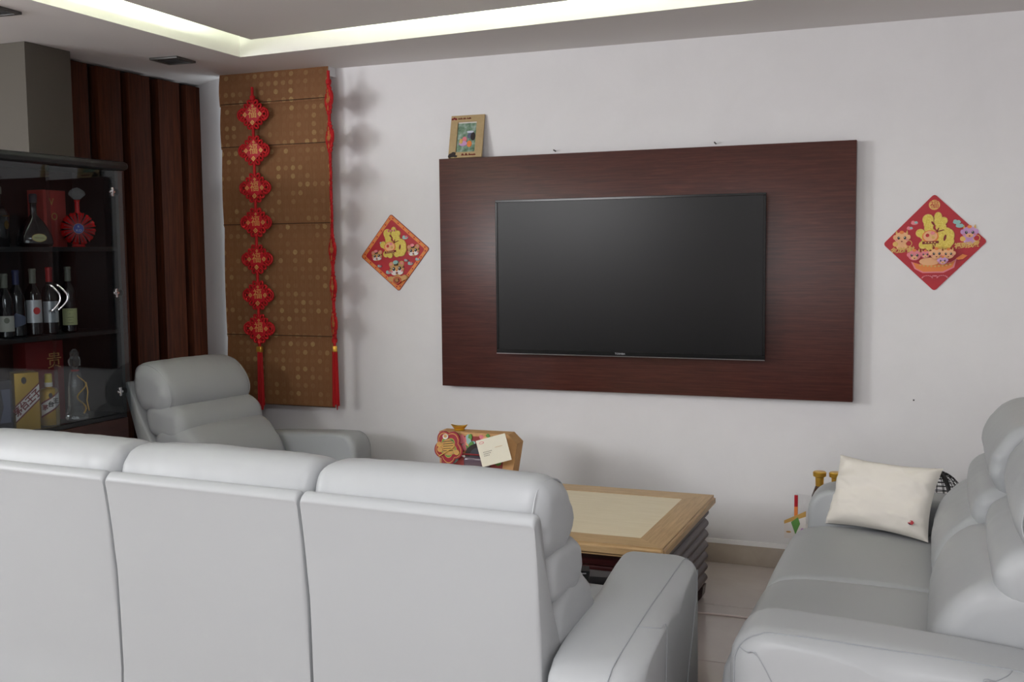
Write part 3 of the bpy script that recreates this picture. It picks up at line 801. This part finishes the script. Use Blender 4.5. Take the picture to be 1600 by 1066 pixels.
fin('ribbon', bm, M['red_dark'], t)
# plum blossom fan on its front
bm = bmesh.new()
pts = []
for k in range(60):
    a = 2 * PI * k / 60; rr_ = .060 + .017 * abs(math.sin(2.5 * (a - .3))); pts.append((rr_ * math.cos(a) * .98, rr_ * math.sin(a) * 1.12))
prism(bm, pts, -.01, 0, 'y')
M['dull_red'] = mat('film_glare_red', (158, 58, 70), .2, coat=.4)  # plastic glare put into the base colour: a duller, pinker red
bl = fin('blossom_fan', bm, M['dull_red'], t, (-.135, -.066, .168), smooth=0)
F = Flat(); F.lev = .0102
for s, m_ in ((.90, M['gold_print']), (.85, M['dull_red']), (.60, M['gold_print']), (.56, M['green_print'])): F.poly([(a * s, b * s) for a, b in pts], m_)
F.disc(0, 0, .036, .04, M['tan']); F.disc(.004, .0, .028, .03, M['gold_print'])
for k in range(5): F.poly([(-.025, -.02 + .011 * k), (.026, -.016 + .012 * k), (.026, -.013 + .012 * k), (-.025, -.017 + .011 * k)], M['dark_print'], .0001)
for cx, cz, m_ in ((-.045, .012, M['gold_print']), (-.042, -.012, M['gold_print']), (.045, -.022, M['gold_print']), (-.012, .052, M['white_print'])): F.disc(cx, cz, .014, .013, m_); F.disc(cx, cz + .003, .009, .008, M['tan'])
F.poly([(-.05, -.05), (.03, .0), (.032, .006), (-.045, -.04)], M['gold_print'])
F.fin('blossom_print', bl)
F = Flat(); F.disc(0, 0, .022, .022, M['orange_print'], 18, t=.008).disc(0, 0, .017, .017, M['gold_print']).disc(0, .002, .009, .008, M['orange_print'])
F.fin('coin_charm', t, (-.15, -.06, .052))
bm = bmesh.new(); prism(bm, [(-.10, .165), (-.085, .13), (-.045, .115), (-.06, .135)], -.062, -.056, 'y'); fin('paper_tag', bm, M['white_print'], t, smooth=0)

t = thing('gold_ingot', 'small golden boat-shaped ingot ornament resting atop the gift box', 'ornament', (-2.185, -.60, .7045), R(10))
bm = bmesh.new()
n = 20; prof = [(.0, .0), (.55, .0), (.75, .35), (1.0, .95), (.92, 1.0), (.6, .72), (.45, .75), (.25, 1.0), (.0, 1.08)]
rings = []
for r_, z_ in prof:
    rings.append([bm.verts.new((.037 * r_ * math.cos(2 * PI * k / n) * (1 + .15 * (z_ > .9 and r_ > .8)), .018 * r_ * math.sin(2 * PI * k / n), .022 * z_ * (1 + .35 * (r_ > .7) * abs(math.cos(2 * PI * k / n)) ** 3))) for k in range(n)])
for A, B in zip(rings, rings[1:]):
    for k in range(n):
        try: bm.faces.new((A[k], A[(k + 1) % n], B[(k + 1) % n], B[k]))
        except ValueError: pass
bmesh.ops.remove_doubles(bm, verts=bm.verts, dist=1e-5)
fin('body', bm, M['gold'], t, smooth=60)
fin('petal_base', lathe(bmesh.new(), [(.026, 0), (.03, .004), (.024, .007)], 12, sy=.6), M['gold_box'], t)
t = thing('greeting_card', 'tilted cream envelope with small printed lines propped on the gift box', 'card', (-1.945, -.70, .575), 0)
t.rotation_euler = (R(-4), R(-17), 0)
fin('envelope', bx(-.078, .078, -.002, 0, 0, .128), M['cream'], t, smooth=0)
F = Flat(); F.lev = .0022
F.disc(-.052, .112, .013, .006, M['pink']); F.disc(-.052, .112, .010, .0035, M['cream'])
for k in range(3):
    for j in range(6 - k): F.disc(-.052 + .008 * j, .066 - .009 * k, .0022, .0015, M['dark_print'], 6, t=.00002)
F.poly([(.01, .075), (.05, .075), (.05, .0762), (.01, .0762)], M['tan'], .0001)
F.fin('printing', t)

# ------------------------------------------------------------------ glass drinks cabinet
XL = -3.80; D = -4.115; Y0, Y1 = -1.99, -1.04
t = thing('drinks_cabinet', 'tall black drinks cabinet with two glass doors beside the wood cladding', 'cabinet', (XL, (Y0 + Y1) / 2, 0))
def cb(name, x0, x1, y0, y1, z0, z1, m, par=None, bev=0, **k):
    oy = (Y0 + Y1) / 2
    return fin(name, bx(x0 - XL, x1 - XL, y0 - oy, y1 - oy, z0, z1, bev=bev), m, par or t, smooth=35 if bev else 0, **k)
cb('cornice', D, XL + .03, Y0 - .02, Y1 + .02, 1.988, 2.03, M['cabinet'], bev=.018)
cb('side_panel', D, XL - .03, Y1 - .02, Y1, 0, 1.99, M['cabinet']); cb('side_panel', D, XL - .03, Y0, Y0 + .02, 0, 1.99, M['cabinet'])
cb('back_board', D, D + .012, Y0, Y1, 0, 1.99, M['cabinet_red'])
cb('shelf', D, XL - .04, Y0 + .02, Y1 - .02, 1.592, 1.612, M['cabinet']); cb('shelf', D, XL - .04, Y0 + .02, Y1 - .02, 1.183, 1.203, M['cabinet']); cb('shelf', D, XL - .02, Y0 + .02, Y1 - .02, .760, .780, M['cabinet'])
cb('base_cupboard', D + .012, XL - .006, Y0 + .02, Y1 - .02, .04, .758, M['cabinet_base'])
cb('plinth', D, XL - .05, Y0 + .02, Y1 - .02, 0, .04, M['black'])
hinge_z = (1.881, 1.385, .894)
for y0, y1, hy, hdl in ((-1.505, Y1 - .002, -1.11, -1.478), (Y0 + .002, -1.512, -1.92, -1.543)):
    d = cb('glass_door', XL - .004, XL, y0, y1, .786, 1.984, M['glass'])
    oy = (Y0 + Y1) / 2
    dz = R(3.5) if hdl > -1.5 else 0
    pv = (y1 - oy) if hdl > -1.5 else 0
    d.rotation_euler = (0, 0, -dz); d.location = (-pv * math.sin(dz), pv - pv * math.cos(dz), 0)
    bow = .034 if hdl > -1.5 else .028
    pts = [(0, hdl - oy, 1.438)] + [(.012 + .024 * math.sin(PI * q / 8), hdl + bow * math.sin(PI * q / 8) - oy, 1.436 - .114 * q / 8) for q in range(9)] + [(0, hdl - oy, 1.32)]
    bm = tube(bmesh.new(), spline(pts, 5, False), .0045, 8); fin('handle', bm, M['chrome'], d)
    for hz in hinge_z:
        bm = bmesh.new()
        box(bm, -.005, .006, hy - .007 - oy, hy + .007 - oy, hz - .022, hz + .022, bev=.003); box(bm, -.005, .005, hy - .018 - oy, hy + .018 - oy, hz - .006, hz + .006, bev=.003)
        fin('hinge', bm, M['chrome'], d)
        bm = bmesh.new(); lathe(bm, [(.016, -.03), (.018, -.028), (.018, -.006), (.014, -.004)], 16); o = fin('hinge_cup', bm, M['black'], d, (0, (hy + .035 if hy > -1.5 else hy - .035) - oy, hz), (0, R(90), 0))


def wine(y, x, zb, hgt, label, capm, lab, extra=None, group='wine bottles on the middle shelf', rad=.037):
    t = thing('wine_bottle', label, 'bottle', (x, y, zb), R(-36), group)
    k = hgt / .30
    fin('bottle', lathe(bmesh.new(), [(rad * .8, 0), (rad, .006), (rad, .185 * k), (rad * .8, .205 * k), (.016, .228 * k), (.0135, .24 * k), (.0135, hgt - .005)], 24), M['wine'], t, smooth=50)
    fin('capsule', lathe(bmesh.new(), [(.0148, hgt - .07), (.0152, hgt - .012), (.0165, hgt - .011), (.0165, hgt - .004), (.014, hgt)], 18), capm, t)
    kind, z0, z1, m = lab
    bm = bmesh.new(); n = 14; A0, A1 = R(-62), R(62)
    lo, hi = [], []
    for i in range(n + 1):
        a = A0 + (A1 - A0) * i / n; s = i / n
        zz0, zz1 = (z0, z1) if kind == 'r' else (z0 + .03 * abs(s - .5) * 0 + .025 * s, z1 - .045 * abs(s - .4) + .012 * s)
        lo.append(bm.verts.new(((rad + .0007) * math.cos(a), (rad + .0007) * math.sin(a), zz0))); hi.append(bm.verts.new(((rad + .0007) * math.cos(a), (rad + .0007) * math.sin(a), zz1)))
    for i in range(n): bm.faces.new((lo[i], lo[i + 1], hi[i + 1], hi[i]))
    l = fin('label', bm, m, t)
    if extra:
        for e in extra:
            F = Flat(); a, b, c, d_, mm = e; F.disc(a, b, c, d_, mm, 12) if c else None
            o = F.fin('label_print', l, (rad + .0003, 0, 0), (0, 0, R(90)))
    return t, l


sh = 1.2032
wine(-1.675, -3.93, sh, .29, 'wine bottle with cream crested label, leftmost on the middle cabinet shelf', M['foil_grey'], ('r', .03, .10, M['label']), [(0, .08, .012, .013, M['foil_grey'])])
wine(-1.600, -3.94, sh, .305, 'wine bottle with slanted slate-blue label on the middle cabinet shelf', M['foil_navy'], ('s', .035, .105, M['label_blue']))
t_, l_ = wine(-1.512, -3.93, sh, .31, 'wine bottle with silver label and red disc on the middle cabinet shelf', M['foil_grey'], ('r', .06, .165, M['label_silver']), [(.008, .115, .015, .017, M['foil_red'])])
t_, l_ = wine(-1.412, -3.93, sh, .315, 'wine bottle with red capsule and pale label on the middle cabinet shelf', M['foil_red'], ('r', .055, .155, M['label_silver']))
writing('label_print', 'YIX', .022, M['dark_print'], l_, (.0378, 0, .105), (0, 0, R(90)), ext=.0003)
t_, l_ = wine(-1.295, -3.93, sh, .315, 'wine bottle with narrow cream label behind the right door handle', M['foil_grey'], ('r', .035, .115, M['label_cream']))
for k, (zz, n_) in enumerate(((.107, 7), (.09, 2), (.072, 8), (.06, 4), (.046, 7))):
    F = Flat()
    for j in range(n_): F.disc(-.004 * n_ / 2 + .004 * j, zz, .0014, .0017, M['dark_print'], 6, t=.00002)
    F.fin('label_print', l_, (.0376, 0, 0), (0, 0, R(90)))

# top shelf
z = 1.6122
t = thing('brandy_bottle', 'dark bell-shaped brandy bottle with oval cream label on the top shelf', 'bottle', (-3.93, -1.487, z), R(-34))
fin('bottle', lathe(bmesh.new(), [(.06, 0), (.078, .004), (.083, .02), (.078, .05), (.062, .085), (.045, .115), (.022, .14), (.015, .15), (.0145, .20), (.017, .202), (.017, .21)], 28, sx=.55), M['bottle'], t, smooth=60)
fin('stopper', lathe(bmesh.new(), [(.016, .205), (.018, .21), (.018, .24), (.014, .246)], 16), M['dark_box'], t)
F = Flat(); F.disc(0, 0, .032, .019, M['gold_print'], 20).disc(0, 0, .030, .017, M['label_cream'], 20); l = F.fin('label', t, (.0485, .012, .042), (R(-10), 0, R(90)))
writing('label_print', 'Hennessy', .0105, M['red_dark'], l, (0, -.0016, 0), ext=.0002)
t = thing('cognac_decanter', 'round red cut-crystal decanter with fan-shaped clear stopper on the top shelf', 'bottle', (-3.895, -1.25, z), R(-42))
bm = bmesh.new()
lathe(bm, [(.03, 0), (.032, .004), (.026, .012)], 20, sx=.6)
fin('foot', bm, M['red_crystal'], t)
bm = bmesh.new(); n = 48; rings = []
for r_, x_ in ((.012, .026), (.026, .030), (.055, .026), (.074, .012), (.078, 0), (.074, -.012), (.055, -.026), (.012, -.028)):
    rings.append([bm.verts.new((x_ * (1 + .14 * (i % 2) * (.03 < r_)), r_ * (1 + .05 * (i % 2)) * math.cos(2 * PI * i / n), .088 + r_ * (1 + .05 * (i % 2)) * math.sin(2 * PI * i / n))) for i in range(n)])
for A, B in zip(rings, rings[1:]):
    for i in range(n): bm.faces.new((A[i], A[(i + 1) % n], B[(i + 1) % n], B[i])).material_index = 1 if i % 4 == 0 else 0
bm.faces.new(rings[0]).material_index = 1; bm.faces.new(rings[-1])
fin('bottle', bm, [M['red_crystal'], mat('deep_red_cut', (48, 4, 8), .1, coat=.5)], t, smooth=0)
bm = bmesh.new()
for i in range(24):
    a = 2 * PI * i / 24; box(bm, .024, .0335, -.002, .002, -.024, .024)
    for v in bm.verts[-8:] if False else list(bm.verts)[-8:]:
        v.co = Matrix.Translation((0, 0, .088)) @ Matrix.Rotation(a, 4, 'X') @ Matrix.Translation((0, 0, .042)) @ v.co
fin('cut_ribs', bm, M['red_dark'], t, smooth=0, kind='stuff')
F = Flat(); F.disc(0, 0, .025, .025, M['silver_print'], 22, t=.004).disc(0, 0, .0225, .0225, M['blue_label'], 22)
l = F.fin('medallion', t, (.029, 0, .088), (0, 0, R(90)))
writing('label_print', 'X.O', .016, M['silver_print'], l, (0, -.0052, -.009), ext=.0003); writing('label_print', 'R', .014, M['silver_print'], l, (0, -.0052, .009), ext=.0003)
fin('neck', lathe(bmesh.new(), [(.014, .16), (.011, .175), (.011, .218), (.014, .22), (.014, .225)], 16), M['red_crystal'], t)
bm = bmesh.new()
prism(bm, [(-.012, .226), (.012, .226), (.024, .236), (.04, .252), (.034, .268), (.018, .278), (0, .288), (-.018, .278), (-.034, .268), (-.04, .252), (-.024, .236)], -.010, .010, 'x'); bmesh.ops.bevel(bm, geom=bm.edges[:], offset=.003, segments=1, affect='EDGES')
fin('stopper', bm, M['crystal'], t, smooth=0)
t = thing('rose_carton', 'rose red spirits carton marked with gold letters behind the round decanter', 'box', (-4.03, -1.305, z))
fin('carton', bx(-.05, .05, -.07, .07, 0, .272, bev=.002), M['pink_box'], t)
writing('carton_print', 'V', .05, M['gold_print'], t, (.0505, -.02, .215), (0, 0, R(90)), ext=.0004); writing('carton_print', 'O', .05, M['gold_print'], t, (.0505, -.005, .145), (0, 0, R(90)), ext=.0004)
t = thing('dark_bottle', 'nearly black bottle with faint gold print at the far left of the top shelf', 'bottle', (-3.985, -1.635, z), 0)
fin('bottle', lathe(bmesh.new(), [(.04, 0), (.044, .005), (.044, .15), (.03, .18), (.015, .2), (.014, .25)], 24), M['bottle'], t, smooth=50)
F = Flat(); F.disc(0, .14, .024, .003, mat('faint_gold', (96, 72, 30), .4, .5)).disc(0, .10, .012, .02, bpy.data.materials['faint_gold']); F.fin('label', t, (.0445, 0, 0), (0, 0, R(90)))
fin('cap', lathe(bmesh.new(), [(.0155, .24), (.0155, .27), (.013, .274)], 14), M['foil_grey'], t)

# bottom shelf
z = .7802


def band(t, x, zc, wdt, ang, txt, size, parent):
    F = Flat(); c_, s_ = math.cos(ang), math.sin(ang)
    def P(a, b): return (a * c_ - b * s_, zc + a * s_ + b * c_)
    return F, P


t = thing('gold_carton', 'gold spirits carton with slanted white banner on the bottom shelf', 'box', (-3.91, -1.606, z), R(-32))
c_ = fin('carton', bx(-.05, .05, -.052, .052, 0, .262, bev=.002), M['gold_box'], t)
F = Flat()
F.poly([(-.052, .035), (.052, .135), (.052, .215), (-.052, .115)], M['red_dark']).poly([(-.052, .043), (.052, .143), (.052, .207), (-.052, .107)], M['white_print']); F.disc(-.012, .228, .011, .016, M['dark_print'])
F.fin('banner', c_, (.0502, 0, 0), (0, 0, R(90)))
writing('banner_print', '茅台王子', .040, M['red_dark'], c_, (.0535, 0, .125), (0, R(-44), R(90)), ext=.0003, off=.0012, spacing=.85)
t = thing('gold_bottle', 'gold square-shouldered spirits bottle with slanted white banner on the bottom shelf', 'bottle', (-3.895, -1.478, z), R(-36))
c_ = fin('bottle', lathe(bmesh.new(), [(.04, 0), (.044, .004), (.044, .155), (.036, .17), (.015, .175), (.014, .2)], 28), M['gold_box'], t, smooth=50)
fin('cap', lathe(bmesh.new(), [(.0165, .19), (.0165, .238), (.014, .241)], 16), mat('yellow_cap', (206, 186, 60), .4), t)
fin('neck_band', lathe(bmesh.new(), [(.0175, .18), (.018, .199), (.0165, .2)], 16), M['white_print'], t)
bm = bmesh.new()
for m_i, (o0, o1) in enumerate(((-.008, .062), (0, .054))):
    lo, hi = [], []
    for i in range(15):
        a = R(-60) + R(120) * i / 14; rr_ = .0446 + .0004 * m_i; zz = .045 + .055 * i / 14
        lo.append(bm.verts.new((rr_ * math.cos(a), rr_ * math.sin(a), zz + o0))); hi.append(bm.verts.new((rr_ * math.cos(a), rr_ * math.sin(a), zz + o1)))
    for i in range(14): bm.faces.new((lo[i], lo[i + 1], hi[i + 1], hi[i])).material_index = m_i
fin('banner', bm, [M['red_dark'], M['white_print']], c_)
for k, (ch, yy) in enumerate((('茅', -.024), ('台', 0.0), ('王', .022))): writing('banner_print', ch, .027, M['red_dark'] if k == 0 else M['dark_print'], c_, (.0405 + .0055 * (k == 1), yy, .1 + (yy) * .62), (0, 0, R(90 + yy * 900)), ext=.0022, off=.0008)
F = Flat(); F.disc(0, .142, .009, .012, M['dark_print']); F.fin('crest', c_, (.0442, 0, 0), (0, 0, R(90)))
t = thing('charcoal_carton', 'charcoal spirits carton at the far left of the bottom shelf', 'box', (-3.93, -1.77, z), R(-20))
c_ = fin('carton', bx(-.045, .045, -.07, .07, 0, .24, bev=.002), M['dark_box'], t); fin('lid', bx(-.046, .046, -.071, .0, .24, .262, bev=.002), M['gold_box'], t)
F = Flat(); F.poly([(.01, .05), (.06, .05), (.06, .2), (.02, .2), (.03, .12)], M['label_blue']); F.fin('panel_print', c_, (.0452, 0, 0), (0, 0, R(90)))
t = thing('red_carton', 'tall dark red gift carton with gold strokes behind the gold bottle', 'box', (-4.03, -1.40, z), R(-10))
c_ = fin('carton', bx(-.05, .05, -.10, .10, 0, .385, bev=.002), M['red_box'], t)
writing('carton_print', '贵', .085, M['tan'], c_, (.0505, .05, .285), (0, 0, R(90)), ext=.0003)
t = thing('crystal_bottle', 'clear faceted bottle with gold dragon coil at the right of the bottom shelf', 'bottle', (-3.90, -1.305, z), 0)
fin('bottle', lathe(bmesh.new(), [(.05, 0), (.054, .006), (.052, .02), (.038, .06), (.036, .16), (.03, .2), (.026, .225), (.014, .235), (.014, .25)], 10), M['crystal'], t, smooth=0)
bm = bmesh.new()
tube(bm, [(.036 + .008 * math.cos(k * .5), .022 * math.sin(k * .62), .03 + .011 * k) for k in range(18)], [.0052 - .00018 * k for k in range(18)], 6)
tube(bm, [(.045, .022, .18), (.05, .026, .13), (.046, .022, .09), (.05, .03, .04)], .0028, 5)
fin('dragon_coil', bm, M['gold'], t)
fin('stopper', lathe(bmesh.new(), [(.012, .25), (.026, .262), (.03, .285), (.018, .31), (.022, .325), (.006, .342)], 8), M['crystal'], t, smooth=0)
fin('neck_ribbon', tube(bmesh.new(), [(.016 * math.cos(a), .016 * math.sin(a), .238) for a in [2 * PI * k / 12 for k in range(12)]], .004, 5, True), M['red'], t)

# ------------------------------------------------------------------ cushion and what lies round the right sofa
t = thing('cushion', 'cream cotton cushion with small red bird emblem propped on the two-seat sofa', 'cushion', (-.235, -1.03, .478))
yaw = math.atan2(-.16, .37)
t.rotation_euler = (Matrix.Rotation(yaw, 3, 'Z') @ Matrix.Rotation(R(-24), 3, 'X')).to_euler()
def pillow_half(sg, nx=56, ny=40, Wp=.42, Hp=.285, th=.062):
    bm = bmesh.new(); g = []
    for j in range(ny + 1):
        row = []
        for i in range(nx + 1):
            a, b = 2 * i / nx - 1, 2 * j / ny - 1
            e = max(0, (1 - a ** 4)) ** .55 * max(0, (1 - b ** 4)) ** .55
            pin = 1 - .10 * (1 - a * a) * (abs(b) ** 3); pin2 = 1 - .08 * (1 - b * b) * (abs(a) ** 3)
            x = a * Wp / 2 * pin2; zz = b * Hp / 2 * pin
            y = sg * th * e
            if e > 0: y += sg * .013 * e ** .35 * (noise.noise(Vector((a * 1.6 + b * 1.2, b * 2.6 - a * 1.0, 3.1 + sg))) + .55 * (1 - abs(noise.noise(Vector((a * 3 - b * 2, b * 4.5 + a * 3, 1.7)))) * 2) * (.35 + abs(a) ** 2))
            row.append(bm.verts.new((x, y, zz + Hp / 2)))
        g.append(row)
    for j in range(ny):
        for i in range(nx): bm.faces.new((g[j][i], g[j][i + 1], g[j + 1][i + 1], g[j + 1][i]))
    return bm
fin('front_cover', pillow_half(-1), M['cotton'], t, smooth=80)
fin('rear_cover', pillow_half(1, Wp=.412, Hp=.279, th=.026), M['navy'], t, smooth=80, label='dark navy reverse side')
F = Flat(); F.poly([(-.012, .0), (-.004, -.008), (.006, -.007), (.011, .002), (.004, .009), (-.006, .008), (.001, .004), (-.008, .002), (.001, -.001)], M['red_print']).poly([(-.012, -.003), (-.004, -.008), (.004, -.007), (-.003, -.004)], M['navy']); em = F.fin('emblem', t, (.158, -.060, .052), (0, 0, R(12)))

t = thing('mesh_basket', 'black mesh dome peeking over the far sofa arm behind the cream cushion', 'basket', (-.02, -.32, 0))
bm = bmesh.new()
def dome(a, h): return Vector((.125 * math.cos(a) * math.cos(h), .125 * math.sin(a) * math.cos(h), .42 + .175 * math.sin(h)))
for k in range(24): tube(bm, [dome(2 * PI * k / 24, R(90) * q / 8) for q in range(9)], .0016, 4)
for q in range(1, 12): tube(bm, [dome(2 * PI * k / 24, R(90) * q / 12) for k in range(24)], .0016, 4, True)
fin('mesh_cover', bm, M['black'], t, kind='stuff')
bm = bmesh.new()
for k in range(8):
    pass
tube(bm, [dome(R(-60), R(90) * q / 10) for q in range(11)] + [dome(R(120), R(90) * q / 10) for q in range(9, -1, -1)], .010, 6); fin('band', bm, M['black'], t)
fin('bin', lathe(bmesh.new(), [(.10, 0), (.105, .005), (.128, .415), (.13, .425), (.12, .425)], 24), M['black'], t)

t = thing('gift_hamper', 'cellophane hamper of gold-capped bottles and snacks between sofa arm and wall', 'hamper', (-.53, -.36, 0))
fin('carton', bx(-.10, .13, -.08, .09, 0, .30, bev=.003), M['white_print'], t)
for x, y in ((.015, .03), (.085, .035)):
    b = fin('bottle', lathe(bmesh.new(), [(.03, .30), (.034, .305), (.034, .45), (.016, .50), (.014, .545)], 20), mat('amber_glass', (70, 44, 22), .1, spec=.8), t, (x, y, 0), smooth=50)
    fin('cap', lathe(bmesh.new(), [(.0175, .49), (.019, .535), (.029, .54), (.03, .557), (.026, .561)], 18), M['gold'], b)
fin('striped_tube', bx(-.085, -.070, -.055, -.045, .30, .355), M['green_print'], t, smooth=0)
fin('striped_tube', bx(-.085, -.070, -.055, -.045, .355, .41), M['orange_print'], t, smooth=0, label='orange middle of the striped tube')
fin('striped_tube', bx(-.085, -.070, -.055, -.045, .41, .462), M['red_print'], t, smooth=0, label='red tip of the striped tube')
F = Flat(); F.poly([(-.125, .27), (-.03, .27), (-.03, .38), (-.125, .335)], M['white_print']).poly([(-.125, .335), (-.03, .375), (-.03, .40), (-.125, .35)], M['gold_print']).poly([(-.095, .345), (-.075, .29), (-.055, .34), (-.065, .37)], M['green_print']).disc(-.045, .31, .008, .012, M['lilac'])
F.disc(-.105, .30, .011, .004, M['tan']); F.fin('snack_packet', t, (0, -.082, 0))
bm = bmesh.new(); g = []
for j in range(9):
    row = []
    for i in range(17):
        a = PI * i / 16; s = j / 8; p = Vector((-.02 - .085 * math.cos(a) * (1 - .25 * s), -.07 * math.sin(a) + .0, .30 + .17 * s)); p += Vector((noise.noise(p * 40), noise.noise(p * 40 + Vector((5, 0, 0))), 0)) * .008
        row.append(bm.verts.new(p))
    g.append(row)
for j in range(8):
    for i in range(16): bm.faces.new((g[j][i], g[j][i + 1], g[j + 1][i + 1], g[j + 1][i]))
fin('cellophane', bm, M['film'], t, smooth=0)

# ------------------------------------------------------------------ small things
t = thing('remote_stand', 'small black gadget lying on the seat beside the sofa back cushion', 'gadget', (-1.085, -2.03, .478), R(20))
fin('body', prism(bmesh.new(), [(-.02, 0), (.012, 0), (.018, .02), (.022, .052), (-.03, .056), (-.028, .02)], -.03, .03, 'y'), M['black'], t, smooth=0)
fin('screen_edge', bx(-.022, .010, -.032, -.03, .044, .048), M['chrome'], t, smooth=0)
bm = tube(bmesh.new(), spline([(-1.6, -.84, .004), (-1.2, -.80, .004), (-.98, -.805, .004), (-.76, -.80, .004), (-.5, -.86, .004), (-.3, -1.0, .004)], 6, False), .004, 6)
o = fin('power_cable', bm, M['cable'], None); tag(o, 'thin pale cable lying across the floor tiles', 'cable')
o = fin('wall_smudge', lathe(bmesh.new(), [(.002, 0), (.004, .001), (.004, .003), (.001, .004)], 10), M['grille_frame'], None, (-.13, 0, .86), (R(90), 0, 0)); tag(o, 'tiny grey mark on the white wall below the right diamond', 'smudge')  # grey smudge on the wall, shaped as a tiny disc
